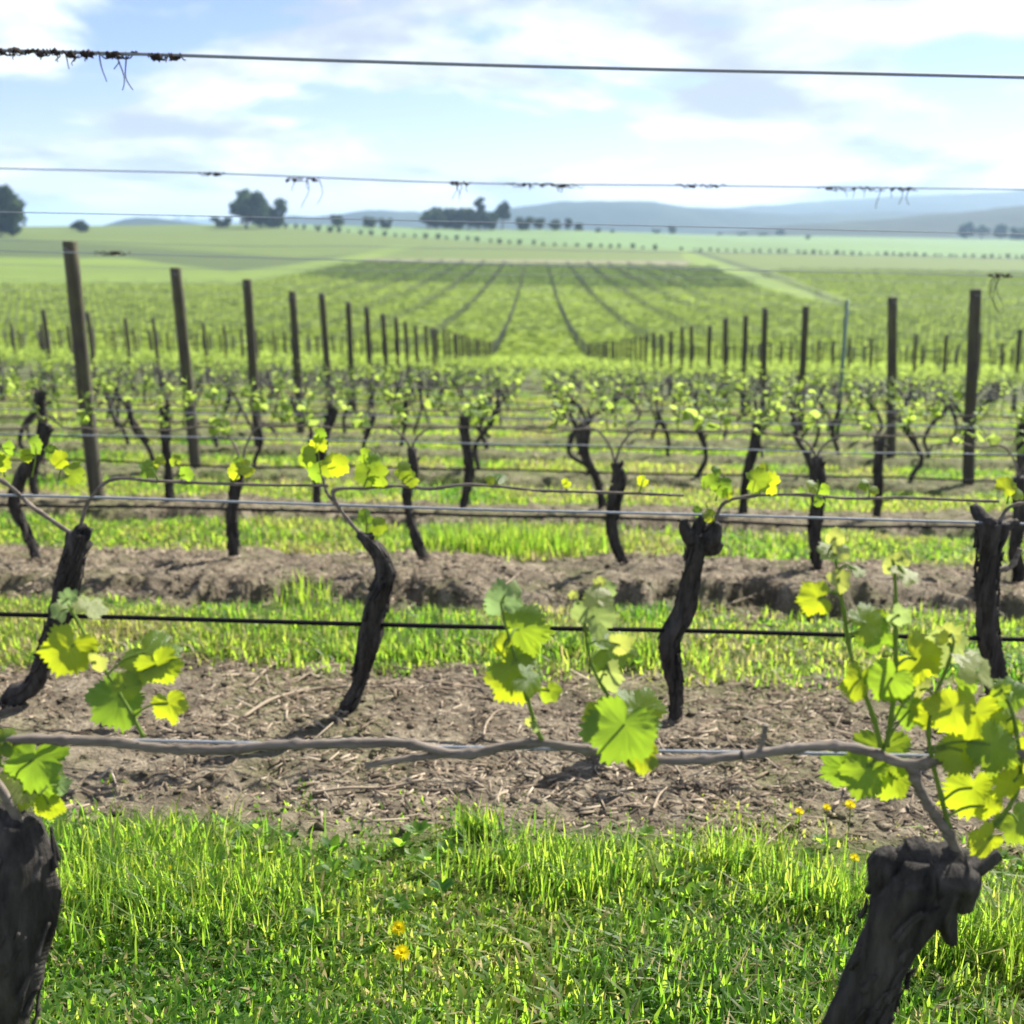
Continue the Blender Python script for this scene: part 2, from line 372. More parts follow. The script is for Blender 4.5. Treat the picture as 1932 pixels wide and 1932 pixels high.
M = dict(
    ground=mat_ground(), bark=mat_bark('vine_bark', (0.006, 0.0055, 0.0055), (0.092, 0.082, 0.073)),
    cane=mat_bark('cane_bark', (0.075, 0.062, 0.050), (0.24, 0.205, 0.17), 3.0, 0.002, (0.12, 1, 1)), post=mat_post(),
    leaf=mat_leaf('vine_leaf', (0.045, 0.110, 0.018), (0.52, 0.62, 0.018), 0.58, (0.085, 0.155, 0.03)),
    leaf_young=mat_leaf('young_vine_leaf', (0.22, 0.27, 0.07), (0.52, 0.58, 0.10), 0.52, (0.34, 0.34, 0.15)),
    leaf_mid=mat_leaf('vine_leaves_far', (0.070, 0.150, 0.02), (0.42, 0.57, 0.075), 0.55, (0.19, 0.25, 0.08), use_tint=True),
    stem=mat_leaf('green_stem', (0.13, 0.20, 0.035), (0.3, 0.37, 0.04), 0.25, use_tint=True),
    grass=mat_grass(), wire=mat_plain('galvanised_wire', (0.27, 0.30, 0.34), 0.75, 0.0), drip=mat_plain('black_drip_tube', (0.010, 0.010, 0.011), 0.85, 0, 0.15),
    twig=mat_tint('dry_twig', [(0, (0.05, 0.037, 0.027)), (0.5, (0.19, 0.145, 0.10)), (1, (0.36, 0.30, 0.22))]),
    tendril=mat_tint('dead_tendril', [(0, (0.02, 0.016, 0.014)), (1, (0.10, 0.075, 0.06))]),
    cut=mat_plain('cut_wood', (0.048, 0.040, 0.031), 0.95),
    steel=mat_plain('green_steel', (0.10, 0.17, 0.13), 0.5, 0.2),
    tree=mat_tint('tree_foliage', [(0, (0.012, 0.026, 0.013)), (0.5, (0.034, 0.060, 0.022)), (1, (0.085, 0.115, 0.040))], 0.8, (0.35, 1.8)),
    olive=mat_tint('olive_foliage', [(0, (0.035, 0.060, 0.026)), (0.5, (0.065, 0.095, 0.040)), (1, (0.12, 0.15, 0.065))], 0.8, (0.35, 1.6)),
    far_post=mat_plain('grey_post', (0.095, 0.105, 0.07), 0.9, scale=2),
    trunk=mat_plain('tree_bark', (0.16, 0.13, 0.10), 0.9, scale=3),
    far_vine=mat_tint('far_vine_foliage', [(0, (0.070, 0.105, 0.020)), (0.5, (0.145, 0.195, 0.034)), (1, (0.20, 0.245, 0.050))], 0.8, (0.5, 1.9)),
    petal=mat_tint('yellow_petal', [(0, (0.80, 0.68, 0.012)), (1, (0.80, 0.70, 0.015))], 0.6, (0.5, 1.15)),
)
# ------------------------------------------------------------------ ground sheet with the far fields
def inpoly(px, py, poly):
    c = np.zeros(px.shape, bool); j = len(poly) - 1
    for i in range(len(poly)):
        xi, yi = poly[i]; xj, yj = poly[j]
        c ^= ((yi > py) != (yj > py)) & (px < (xj - xi) * (py - yi) / (yj - yi + 1e-9) + xi); j = i
    return c
LINE_TREES = [(300, 413), (500, 427), (700, 443), (1000, 462), (1290, 473), (1600, 481), (1932, 488), (2300, 494)]
def line_y(px): return np.interp(px, [p[0] for p in LINE_TREES], [p[1] for p in LINE_TREES])
BLOCK_TOP = [(-600, 528), (430, 531), (560, 512), (690, 497), (1000, 500), (1290, 504), (1345, 507)]
def field_class(x, y):
    px, py = proj(x, y, T(x, y))
    k = np.zeros(px.shape, int)                                             # 0 vineyard floor
    up = py < np.where(px < 1290, np.interp(px, [p[0] for p in BLOCK_TOP], [p[1] for p in BLOCK_TOP]), -1)
    k[up] = 2                                                               # upper olive-green block
    k[inpoly(px, py, [(-900, 472), (0, 474), (240, 488), (430, 512), (520, 503), (690, 478), (740, 462), (790, 464), (700, 490), (575, 520), (470, 540), (-900, 545)])] = 3   # open yellow-green grass
    k[inpoly(px, py, [(-900, 445), (0, 448), (330, 470), (560, 486), (690, 477), (560, 498), (440, 512), (240, 488), (-900, 474)])] = 4    # dark vine block
    k[(px > 1285) & (py < np.interp(px, [1285, 1330, 1590, 2400], [470, 480, 560, 700])) & (py < 512 + 0.004 * (px - 1300))] = 2
    k[inpoly(px, py, [(1272, 471), (1300, 474), (1420, 515), (1560, 566), (1600, 585), (1520, 570), (1430, 545), (1330, 500)])] = 3       # track
    k[inpoly(px, py, [(1285, 470), (1310, 472), (1450, 512), (1600, 572), (1592, 576), (1440, 520)])] = 5                                   # dark verge
    k[(py < line_y(px)) & (px > 300)] = 1                                   # pale field
    k[(px > 690) & (px < 1300) & (py > 487 + 0.008 * (px - 690)) & (py < 497 + 0.008 * (px - 690))] = 6   # pale headland
    k[(k == 0) & inpoly(px, py, [(540, 520), (620, 506), (690, 496), (1000, 499), (1345, 505), (1400, 520), (1465, 548), (1200, 549), (900, 542), (700, 536)])] = 8
    k[y > 2600] = 7
    return k
FIELD = np.array([(0.165, 0.225, 0.038), (0.145, 0.245, 0.095), (0.115, 0.160, 0.034), (0.160, 0.235, 0.034), (0.060, 0.088, 0.030), (0.04, 0.065, 0.02), (0.20, 0.185, 0.11), (0.07, 0.11, 0.06), (0.062, 0.076, 0.030)])
def build_ground():
    ys = [-6, -4, -2.5, -1.5, -0.5, 0.3, 0.8, 1.2]
    y = 1.2
    while y < 11500:
        y += 0.013 if y < 2.0 else (0.0062 * y if y < 14 else (0.011 * y if y < 120 else (0.0075 * y if y < 1000 else 0.05 * y)))
        ys.append(y)
    ys = np.array(ys); nx = 460
    u = np.linspace(-1, 1, nx)
    w = 1.7 + 0.62 * np.maximum(ys, 0) + 0.10 * np.maximum(ys - 60, 0)
    X = u[None, :] * w[:, None]; Y = np.repeat(ys[:, None], nx, 1)
    X = X.ravel(); Y = Y.ravel()
    Z = G(X, Y)
    nr = len(ys)
    i = (np.arange(nr - 1)[:, None] * nx + np.arange(nx - 1)[None, :]).ravel()
    q = np.stack([i, i + 1, i + nx + 1, i + nx], 1)
    soil = soil_mask(X, Y); soil = soil * (1 - 0.55 * sstep(7, 11, Y)); soil = soil + (0.3 - soil) * sstep(25, 38, Y)
    far = sstep(45, 85, Y)
    jit = 1 + 0.004 * fbm(X * 0.05, Y * 0.05, 0, 3)
    fc = FIELD[field_class(X * jit, Y * jit)]
    me = mesh_np('ground', np.stack([X, Y, Z], 1), q, {'soil': soil, 'far': far, 'field': fc}, True, [M['ground']])
    g = obj('ground', me); tag(g, 'ground of bare soil strips and grass lanes falling away to green fields', 'ground', kind='structure')
build_ground()
# ------------------------------------------------------------------ far hills (blue only through the air in front of them)
HILL = mat_tint('hill_cover', [(0, (0.010, 0.022, 0.018)), (0.5, (0.020, 0.036, 0.024)), (1, (0.06, 0.085, 0.04))], 0.95)
def hill(name, dist, crest, depth, label, tint=0.3, rough=0.10, seed=0.0, nseg=240):
    cx = np.array([c[0] for c in crest], float); cy = np.array([c[1] for c in crest], float)
    px = np.linspace(cx[0], cx[-1], nseg)
    cyi = np.interp(px, cx, cy)
    kern = np.hanning(15); kern /= kern.sum(); cyi = np.convolve(np.pad(cyi, 7, mode='edge'), kern, 'valid')
    xs = np.array([P(a, b, dist).x for a, b in zip(px, cyi)]); zs = np.array([P(a, b, dist).z for a, b in zip(px, cyi)])
    base = -28.0
    s = np.linspace(-1, 1, 25)
    prof = np.cos(s * np.pi / 2) ** 1.1
    X = np.repeat(xs[None, :], 25, 0); Y = dist + (s[:, None] * depth) + 0 * X
    H = np.maximum(zs - base, 1.0)[None, :]
    nz = fbm(X / (depth * 0.5) + seed, Y / (depth * 0.5), seed, 5)
    Z = base + H * prof[:, None] * (1 + rough * 1.6 * nz * (1 - prof[:, None])) + H * rough * 0.25 * fbm(X / (depth * 0.12), Y / (depth * 0.12), seed, 3) * prof[:, None]
    n = 25
    i = (np.arange(n - 1)[:, None] * nseg + np.arange(nseg - 1)[None, :]).ravel()
    q = np.stack([i, i + 1, i + nseg + 1, i + nseg], 1)
    t = np.clip(tint + 0.35 * fbm(X / (depth * 0.3), Y / (depth * 0.3), seed + 4, 4), 0, 1)
    me = mesh_np(name, np.stack([X, Y, Z], -1).reshape(-1, 3), q, {'tint': t.ravel()}, True, [HILL])
    return tag(obj(name, me), label, 'hills', kind='structure')
hill('hills', 3200, [(480, 432), (540, 406), (600, 410), (660, 405), (715, 392), (760, 399), (840, 402), (930, 400), (1000, 386), (1060, 380), (1110, 377), (1160, 381), (1210, 378), (1255, 386), (1330, 394), (1400, 400), (1480, 405), (1600, 402), (1750, 400), (1932, 396), (2300, 392)], 560,
     'blue forested hills on the horizon behind the middle trees', 0.25, 0.16, 1.0)
hill('hills', 4600, [(1000, 420), (1100, 404), (1250, 390), (1380, 392), (1480, 384), (1600, 376), (1720, 370), (1840, 364), (1932, 358), (2150, 352), (2500, 360)], 900,
     'palest mountain range fading into cloud at far right', 0.3, 0.12, 7.0)
hill('hills', 1900, [(1330, 444), (1400, 434), (1480, 426), (1560, 420), (1640, 415), (1720, 408), (1800, 402), (1860, 396), (1932, 388), (2050, 380), (2400, 372)], 420,
     'green wooded slope rising to the right edge below the mountains', 0.35, 0.12, 3.0)
hill('hills', 2600, [(205, 428), (235, 415), (262, 410), (300, 412), (345, 418), (380, 424), (400, 428)], 300,
     'small dark wooded knoll beyond the left field', 0.1, 0.12, 5.0, 90)

# ------------------------------------------------------------------ trees
def crown_geo(blobs, n, size, seed, tri=1):
    rg = np.random.default_rng(seed)
    ctr = np.array([b[:3] for b in blobs]); rad = np.array([b[3] for b in blobs]); w = rad ** 2; w /= w.sum()
    k = rg.choice(len(blobs), n, p=w)
    d = rg.normal(size=(n, 3)); d /= np.linalg.norm(d, axis=1)[:, None]
    r = rad[k] * rg.uniform(0.25, 1.0, n) ** 0.6 * (1 + 0.28 * rg.random(n) ** 3)
    c = ctr[k] + d * r[:, None] * np.array([1, 1, 0.85])
    a = rg.normal(size=(n, 3)); a /= np.linalg.norm(a, axis=1)[:, None]; b = np.cross(a, rg.normal(size=(n, 3))); b /= np.linalg.norm(b, axis=1)[:, None]
    s = size * rg.uniform(0.5, 1.4, n)[:, None]
    v = np.stack([c - a * s, c + b * s * 0.6, c + a * s, c - b * s * 0.6], 1).reshape(-1, 3)
    i = np.arange(n)[:, None] * 4
    f = np.concatenate([i + np.array([0, 1, 2]), i + np.array([0, 2, 3])])
    tint = np.repeat(np.clip(rg.normal(0.45, 0.22, n), 0, 1), 4)
    return v, f, tint
def tree_meshes(kind, seed):
    rg = np.random.default_rng(seed); tr = Geo()
    if kind == 'gum':
        blobs = []
        tp, trr = catmull([(0, 0, -0.6), (0.1, 0, 2.0), (-0.1, 0.1, 4.5), (0.15, 0, 7.0)], [0.42, 0.33, 0.25, 0.14], 10); tr.tube(tp, trr, 7)
        for i in range(17):
            a = rg.uniform(0, 6.28); rr = rg.uniform(0.5, 3.0); z = rg.uniform(2.2, 8.8); rr *= 1.15 - abs(z - 5) / 7
            e = np.array([math.cos(a) * rr, math.sin(a) * rr, z]); blobs.append((*e, rg.uniform(1.2, 2.0)))
            b0 = np.array([0, 0, max(1.8, z - rg.uniform(1.5, 2.8))]); p, r = catmull([b0, (b0 + e) / 2 + rg.normal(0, 0.2, 3), e], [0.16, 0.10, 0.04], 6); tr.tube(p, r, 5)
        n, s = 3200, 0.5
    elif kind == 'bushy':
        blobs = [(rg.uniform(-1.9, 1.9), rg.uniform(-1.4, 1.4), rg.uniform(0.9, 3.6), rg.uniform(0.8, 1.35)) for i in range(11)]
        tp, trr = catmull([(0, 0, -0.5), (0.05, 0, 1.2), (0.1, 0, 3.0)], [0.26, 0.2, 0.1], 6); tr.tube(tp, trr, 6)
        for b in blobs[:6]:
            p, r = catmull([(0, 0, 0.6), b[:3]], [0.12, 0.04], 5); tr.tube(p, r, 5)
        n, s = 1700, 0.36
    else:                                                                    # slim upright
        blobs = [(rg.uniform(-0.7, 0.7), rg.uniform(-0.7, 0.7), z, rg.uniform(0.7, 1.15)) for z in np.linspace(1.8, 9.5, 12)]
        tp, trr = catmull([(0, 0, -0.5), (0.1, 0, 4), (0, 0, 9)], [0.3, 0.2, 0.06], 8); tr.tube(tp, trr, 6)
        for b in blobs[:6]:
            p, r = catmull([(0, 0, b[2] - 0.9), b[:3]], [0.1, 0.03], 5); tr.tube(p, r, 5)
        n, s = 1500, 0.42
    v, f, t = crown_geo(blobs, n, s, seed)
    return tr.mesh('trunk', M['trunk']), mesh_np('crown', v, f, {'tint': t}, False, [M['tree']]), max(b[2] + b[3] for b in blobs)
TREES = {(k, s): tree_meshes(k, s) for k, s in [('gum', 1), ('gum', 2), ('gum', 3), ('bushy', 4), ('bushy', 5), ('bushy', 6), ('slim', 7), ('slim', 8)]}
PALE_CROWN = {}
for _key in [('bushy', 4), ('bushy', 5), ('bushy', 6)]:
    PALE_CROWN[_key] = TREES[_key][1].copy(); PALE_CROWN[_key].materials[0] = M['olive']
def tree(kind, seed, px, base_py, top_py, wide, label, name='tree', dist=None, group=None, rz=0.0, pale=False):
    tm, cm, h = TREES[(kind, seed)]
    if pale: cm = PALE_CROWN[(kind, seed)]
    if dist is None: b = ground_hit(px, base_py, 300)
    else:
        b = P(px, base_py, dist); b.z = T1(b.x, b.y)
    top = P(px, top_py, b.y).z
    s = max((top - b.z) / h, 0.15)
    e = empty(name, b, rz); e.scale = (s * wide, s * wide, s)
    tag(e, label, 'tree', group)
    obj('trunk', tm, e); obj('crown', cm, e)
    return e
G_T = 'trees along the far skyline'
tree('gum', 1, 20, 428, 348, 0.95, 'big loose-crowned tree standing at the left edge of the skyline', 'gum_tree', 620, G_T)
tree('bushy', 4, 0, 430, 403, 1.3, 'low round bush at the foot of the big left-edge tree', 'bush', 615, G_T)
tree('bushy', 5, 150, 427, 414, 1.4, 'tiny bush on the crest between the left-edge tree and the wooded knoll', 'bush', 700, G_T)
tree('bushy', 4, 464, 422, 356, 0.95, 'tall broad dark tree on the skyline left of centre', 'gum_tree', 800, G_T)
tree('bushy', 6, 513, 422, 371, 0.8, 'smaller paler tree leaning against the tall broad dark tree', 'gum_tree', 815, G_T)
tree('bushy', 6, 418, 421, 408, 1.6, 'low shrub on the skyline just left of the tall dark tree', 'bush', 830, G_T)
tree('bushy', 4, 635, 426, 404, 1.25, 'squat dark tree alone between the tall dark tree and the grove', 'bush', 850, G_T, 1.0)
tree('bushy', 5, 700, 427, 408, 1.4, 'wide low tree just left of the central grove', 'bush', 860, G_T, 2.0)
tree('bushy', 6, 728, 427, 411, 1.0, 'small light green tree touching the wide low tree by the grove', 'bush', 855, G_T, 0.4)
for i, (k, s, x, b, t, w, lb) in enumerate([
    ('bushy', 4, 808, 428, 396, 1.2, 'leftmost tree of the central skyline grove'),
    ('bushy', 5, 838, 429, 388, 1.15, 'second tree from the left in the central skyline grove'),
    ('bushy', 6, 866, 430, 390, 1.0, 'third tree from the left in the central skyline grove'),
    ('slim', 7, 904, 430, 372, 1.5, 'tallest tree of the central skyline grove'),
    ('bushy', 4, 884, 430, 392, 0.9, 'rounded tree just left of the tallest one in the central grove'),
    ('gum', 2, 948, 431, 378, 0.8, 'second tallest tree of the central grove, feathery crown'),
    ('bushy', 5, 925, 431, 395, 0.9, 'filler tree between the two tallest of the central grove'),
    ('bushy', 6, 990, 433, 408, 1.1, 'first low tree right of the central grove'),
    ('bushy', 4, 1018, 434, 411, 1.2, 'second low tree right of the central grove'),
    ('bushy', 5, 1045, 435, 413, 1.1, 'third low tree right of the central grove'),
    ('gum', 3, 1072, 437, 411, 0.9, 'open-crowned tree near the right end of the grove line'),
    ('bushy', 6, 1092, 438, 420, 1.1, 'last low tree at the right end of the grove line'),
    ('bushy', 4, 1130, 440, 430, 1.3, 'tiny tree first beyond the right end of the grove'),
    ('bushy', 5, 1155, 441, 433, 1.2, 'tiny tree second beyond the right end of the grove')]):
    tree(k, s, x, b, t, w, lb, 'tree', 880 + 12 * (i % 3), G_T, i * 1.3)
for i, (k, s, x, b, t, w, d, lb) in enumerate([
    ('bushy', 6, 1238, 444, 432, 1.5, 1350, 'low tree at the left of the pair on the right plain'),
    ('bushy', 4, 1268, 444, 426, 1.3, 1340, 'taller tree of the pair on the right plain'),
    ('bushy', 5, 1525, 453, 443, 1.1, 1100, 'lone dark round bush in the pale field right of centre'),
    ('bushy', 4, 1360, 446, 439, 2.6, 1700, 'first long clump of the hedge across the right plain'),
    ('bushy', 5, 1400, 446, 438, 2.6, 1700, 'second long clump of the hedge across the right plain'),
    ('bushy', 6, 1440, 446, 438, 2.6, 1700, 'third long clump of the hedge across the right plain'),
    ('bushy', 4, 1470, 446, 432, 1.3, 1690, 'taller tree ending the hedge across the right plain'),
    ('bushy', 5, 1722, 447, 433, 1.5, 1700, 'single tree before the wooded slope on the right'),
    ('gum', 1, 1822, 448, 418, 1.2, 1500, 'pointed tree at the left of the right-edge group'),
    ('gum', 2, 1852, 448, 424, 1.3, 1490, 'middle tree of the right-edge group'),
    ('gum', 3, 1888, 448, 422, 1.3, 1500, 'right tree of the right-edge group'),
    ('bushy', 6, 1925, 448, 428, 1.5, 1480, 'low tree cut by the right edge of the picture')]):
    tree(k, s, x, b, t, w, lb, 'tree', d, 'scattered trees on the right plain', i * 0.9)
rg = np.random.default_rng(21)
px = 330.0; nt_ = 0
while px < 1945:                                                            # the line of little round trees
    if not (1240 < px < 1262):
        nt_ += 1; py = float(line_y(px)); h = 8.5 if px < 1250 else 7.0
        tree('bushy', int(rg.choice([4, 5, 6])), px + rg.uniform(-3, 3), py + rg.uniform(-1, 1), py - h * rg.uniform(0.7, 1.25), rg.uniform(0.7, 1.0),
             'small round tree, %s from the left in the dotted line along the pale field' % nth(nt_), 'small_tree', None, 'line of small trees along the pale field', rg.uniform(0, 6), pale=True)
    px += rg.uniform(17, 25) if px < 1290 else rg.uniform(13, 18)

# ------------------------------------------------------------------ far vineyard rows (one mass) and their posts
def far_rows():
    rg = np.random.default_rng(5); V, Tn = [], []
    PV, PN = [], 0
    n0 = 37
    k = n0
    while row_y(k) < 436:
        y = row_y(k); hw = 0.60 * y
        n = int(2 * hw * (3.6 if y < 200 else 2.0))
        x = rg.uniform(-hw, hw, n); yy = y + rg.normal(0, 0.12, n)
        fcl = field_class(x, np.full(n, y)); keep = (fcl == 0) | (fcl == 8)
        x, yy, dk = x[keep], yy[keep], fcl[keep] == 8; n = len(x)
        z = T(x, yy) + rg.uniform(0.70, 0.86, n)
        c = np.stack([x, yy, z], 1)
        a = np.stack([rg.uniform(0.35, 0.9, n), rg.normal(0, 0.08, n), rg.normal(0, 0.06, n)], 1)
        b = np.stack([rg.normal(0, 0.06, n), rg.normal(0, 0.08, n), rg.uniform(0.05, 0.12, n)], 1)
        V.append(np.stack([c - a, c + b, c + a, c - b], 1).reshape(-1, 3)); Tn.append(np.repeat(np.clip(rg.normal(0.55, 0.13, n) - 0.55 * dk, 0, 1), 4))
        for j in range(-int(hw / 7.74) - 1, int(hw / 7.74) + 2):
            X = -3.395 + 7.735 * j
            if abs(X) < hw and field_class(np.array([X]), np.array([y]))[0] in (0, 8): PV.append((X + rg.normal(0, 0.05), y, T1(X, y), rg.uniform(1.9, 2.1)))
        k += 1
    v = np.concatenate(V); n = len(v) // 4; i = np.arange(n)[:, None] * 4
    f = np.concatenate([i + np.array([0, 1, 2]), i + np.array([0, 2, 3])])
    o = obj('vine_rows', mesh_np('vine_rows', v, f, {'tint': np.concatenate(Tn)}, False, [M['far_vine']]))
    tag(o, 'pale green vine rows striping the valley floor and far slope', 'vine rows', kind='stuff')
    p = np.array(PV); w = 0.05
    cs = np.array([(-w, -w), (w, -w), (w, w), (-w, w)])
    vb = np.stack([np.stack([p[:, 0] + a, p[:, 1] + b, p[:, 2] - 0.1], 1) for a, b in cs] + [np.stack([p[:, 0] + a, p[:, 1] + b, p[:, 2] + p[:, 3]], 1) for a, b in cs], 1).reshape(-1, 3)
    i = np.arange(len(p))[:, None] * 8
    f = np.concatenate([i + np.array(q) for q in [(0, 1, 5, 4), (1, 2, 6, 5), (2, 3, 7, 6), (3, 0, 4, 7), (4, 5, 6, 7)]])
    o = obj('far_posts', mesh_np('far_posts', vb, f, None, False, [M['far_post']]))
    tag(o, 'lines of tiny trellis posts curving up the far vineyard', 'posts', kind='stuff')
far_rows()

# ------------------------------------------------------------------ leaves and shoots
def leaf_arrays(n=60, seed=0, rings=(0.3, 0.55, 0.78, 1.0), teeth=0.036, deep=1.0):
    rg = np.random.default_rng(seed)
    ca = np.radians([0, 27, 55, 84, 116, 148, 176, 180]); cr = np.array([0.66, 0.66 - 0.13 * deep, 0.60, 0.58 - 0.09 * deep, 0.52, 0.42, 0.20, 0.05])
    cr = cr * (1 + 0.06 * rg.normal(size=8))
    th = np.linspace(-math.pi, math.pi, n, endpoint=False) + math.pi / n
    r = np.interp(np.abs(th), ca, cr)
    r = r * (1 + teeth * 2 * np.where(np.arange(n) % 2, 1, -1) * (np.abs(th) < 2.6)) * (1 + 0.04 * rg.normal(size=n))
    lob = np.max(np.cos(np.clip((np.abs(th)[:, None] - np.radians([0, 55, 116])[None, :]) * 6, -math.pi, math.pi)), 1)
    vein = np.clip(lob, 0, 1) ** 14
    vs_, ve = [np.zeros((1, 3))], [np.ones(1)]
    ph = rg.uniform(0, 6.28); tw = rg.uniform(-0.5, 0.5)
    for q in rings:
        x, y = np.sin(th) * r * q, np.cos(th) * r * q
        z = -0.16 * q * (1 - vein) * 0.0 + 0.014 * q * (-np.clip(lob, 0, 1) ** 3 + 0.4) - 0.30 * (x ** 2) * q - 0.22 * q * q * np.clip(y, 0, 1) ** 2 + 0.05 * q * q * np.sin(th * 3 + ph) + 0.12 * x * y * tw * 2 + 0.030 * vnoise(x * 9 + seed, y * 9) * q - 0.10 * np.abs(x) * (0.5 + tw)
        vs_.append(np.stack([x, y, z], 1)); ve.append(vein * (1 - 0.5 * q))
    v = np.concatenate(vs_); j = np.arange(n); j2 = (j + 1) % n
    f = [np.stack([0 * j, 1 + j2, 1 + j], 1)]
    for k in range(len(rings) - 1):
        a, b = 1 + k * n, 1 + (k + 1) * n
        f += [np.stack([a + j, a + j2, b + j2], 1), np.stack([a + j, b + j2, b + j], 1)]
    return v, np.concatenate(f), np.concatenate(ve)
LEAF_ME = [mesh_np('leaf', *leaf_arrays(64, s)[:2], {'vein': leaf_arrays(64, s)[2]}, True, [M['leaf']]) for s in range(5)]
YOUNG_ME = [mesh_np('leaf', *leaf_arrays(44, 20 + s, deep=1.5)[:2], {'vein': leaf_arrays(44, 20 + s, deep=1.5)[2]}, True, [M['leaf_young']]) for s in range(3)]
MIDLEAF_ME = [mesh_np('leaf', *leaf_arrays(26, 40 + s, (0.6, 1.0), 0.04)[:2], {'vein': leaf_arrays(26, 40 + s, (0.6, 1.0), 0.04)[2]}, True, [M['leaf']]) for s in range(3)]
LEAF_SM = [leaf_arrays(14, 60 + s, (1.0,), 0.0)[:2] for s in range(4)]
LEAF_XS = (np.array([(0, -0.1, 0), (0.5, 0.15, -0.06), (0.2, 0.5, -0.02), (0, 0.75, -0.08), (-0.2, 0.5, -0.02), (-0.5, 0.15, -0.06)]), np.array([(0, 1, 2), (0, 2, 3), (0, 3, 4), (0, 4, 5)]))
def rand_rot(rg, tilt=0.9):
    return np.array(Euler((rg.normal(-0.2, tilt), rg.normal(0, tilt), rg.uniform(0, 6.283))).to_matrix())
def place_leaf(parent, center, size, facing=None, spin=0.0, young=False, mesh=None, rg=random):
    # a leaf whose blade looks roughly toward 'facing'; spin turns its tip (0 = tip up)
    if facing is None: facing = Vector((rg.uniform(-0.5, 0.5), -1, rg.uniform(-0.2, 0.7)))
    z = Vector(facing).normalized(); up = Vector((0, 0, 1)); x = up.cross(z).normalized(); y = z.cross(x)
    Rm = Matrix((x, y, z)).transposed() @ Matrix.Rotation(spin, 3, 'Z')
    me = mesh if mesh is not None else (rg.choice(YOUNG_ME) if young else rg.choice(LEAF_ME))
    o = obj('leaf', me, parent)
    c = Vector(center) - Rm @ Vector((0, 0.14 * size, 0))
    o.matrix_basis = Matrix.Translation(c) @ Rm.to_4x4() @ Matrix.Scale(size, 4)
    return o, c
def add_leaf(geo, tmpl, loc, rot, size, tint):
    v, f = tmpl; geo.add((v * size) @ rot.T + loc, f, tint)
def gen_shoot(rg, base, h, lean, leaf, nl, geo_l, geo_s, tmpl=LEAF_SM, sides=4):
    n = 5; s = np.linspace(0, 1, n)
    p = np.array(base)[None, :] + np.stack([lean[0] * s ** 1.3 * h, lean[1] * s ** 1.3 * h, s * h], 1)
    geo_s.tube(p, np.linspace(0.0042, 0.0018, n), sides, cap=False, a=0.5)
    az = rg.uniform(0, 6.28)
    for i in range(nl):
        q = 0.12 + 0.88 * (i + 0.3) / nl; az += 2.6 + rg.normal(0, 0.5)
        c = np.array([np.interp(q, s, p[:, k]) for k in range(3)]); sz = leaf * (1.05 - 0.6 * q) * rg.uniform(0.8, 1.25)
        out = np.array([math.cos(az), math.sin(az), rg.uniform(-0.2, 0.5)]); off = c + out * sz * 0.55
        m = Euler((rg.normal(0.5, 0.45), rg.normal(0, 0.45), az - math.pi / 2)).to_matrix()
        add_leaf(geo_l, tmpl[rg.integers(len(tmpl))], off, np.array(m), sz, min(1, max(0, q * 0.55 + rg.normal(0.15, 0.18))))
        if sides >= 4: geo_s.tube(np.array([c, off]), [0.0015, 0.0012], 3, cap=False, a=0.6)

def trunk_geo(pts, rad, seed, sides=14, n=40, rough=0.22, ridge=0.14, knobs=2, rg=None, flakes=0, fl=1.0):
    g = Geo(); p, r = catmull(pts, rad, n)
    r = r * (1 + 0.10 * np.sin(np.linspace(0, 9, n) + seed))
    g.tube(p, r, sides, rough, seed, 1.0, True, ridge=ridge)
    rg = rg or np.random.default_rng(int(seed * 10) + 3)
    for k in range(flakes):                                                 # loose strips of old bark
        i0 = int(rg.integers(2, n - 8)); L = int(rg.integers(4, 9)); a = rg.uniform(0, 6.28); i1 = min(n - 1, i0 + L); ii = np.arange(i0, i1)
        if len(ii) < 3: continue
        off = np.stack([np.cos(a + 0.05 * (ii - i0)), np.sin(a + 0.05 * (ii - i0)), 0 * ii], 1) * (r[ii] * (1.02 + 0.12 * rg.random()) + 0.0035 * np.linspace(-1, 1, len(ii)) ** 2)[:, None]
        g.tube(p[ii] + off, np.full(len(ii), rg.uniform(0.0018, 0.0052) * fl) * np.linspace(1, 0.5, len(ii)), 5, 0.2, k)
    top, rt = p[-1], r[-3]
    for k in range(knobs):                                                  # old spur stubs round the head
        a = rg.uniform(0, 6.28); d = np.array([math.cos(a) * 0.9, math.sin(a) * 0.4, rg.uniform(0.2, 1.1)]); d /= np.linalg.norm(d)
        L = rt * rg.uniform(1.3, 2.4); b = p[-1 - int(rg.integers(2, 8))]
        q, rr = catmull([b, b + d * L * 0.6 + rg.normal(0, rt * 0.2, 3), b + d * L], [rt * 0.7, rt * 0.5, rt * 0.26], 10)
        g.tube(q, rr, max(6, sides - 4), rough * 1.5, seed + k, 1.5, True, ridge=ridge * 1.3)
    return g
def wpts(px_list, Y, jy=0.0):
    out = []
    for i, q in enumerate(px_list):
        w = P(q[0], q[1], Y + (q[2] if len(q) > 2 else 0.0)); out.append(tuple(w))
    return out
def near_hit(px, py, hgt=0.0, y0=1.2, y1=40.0):
    d = ray(px, py); ys = np.linspace(y0, y1, 6000); xs = d.x / d.y * ys; zs = EYE.z + d.z / d.y * ys
    i = np.nonzero(zs < G(xs, ys) + hgt)[0]; i = i[0] if len(i) else len(ys) - 1
    return Vector((xs[i], ys[i], G1(xs[i], ys[i])))

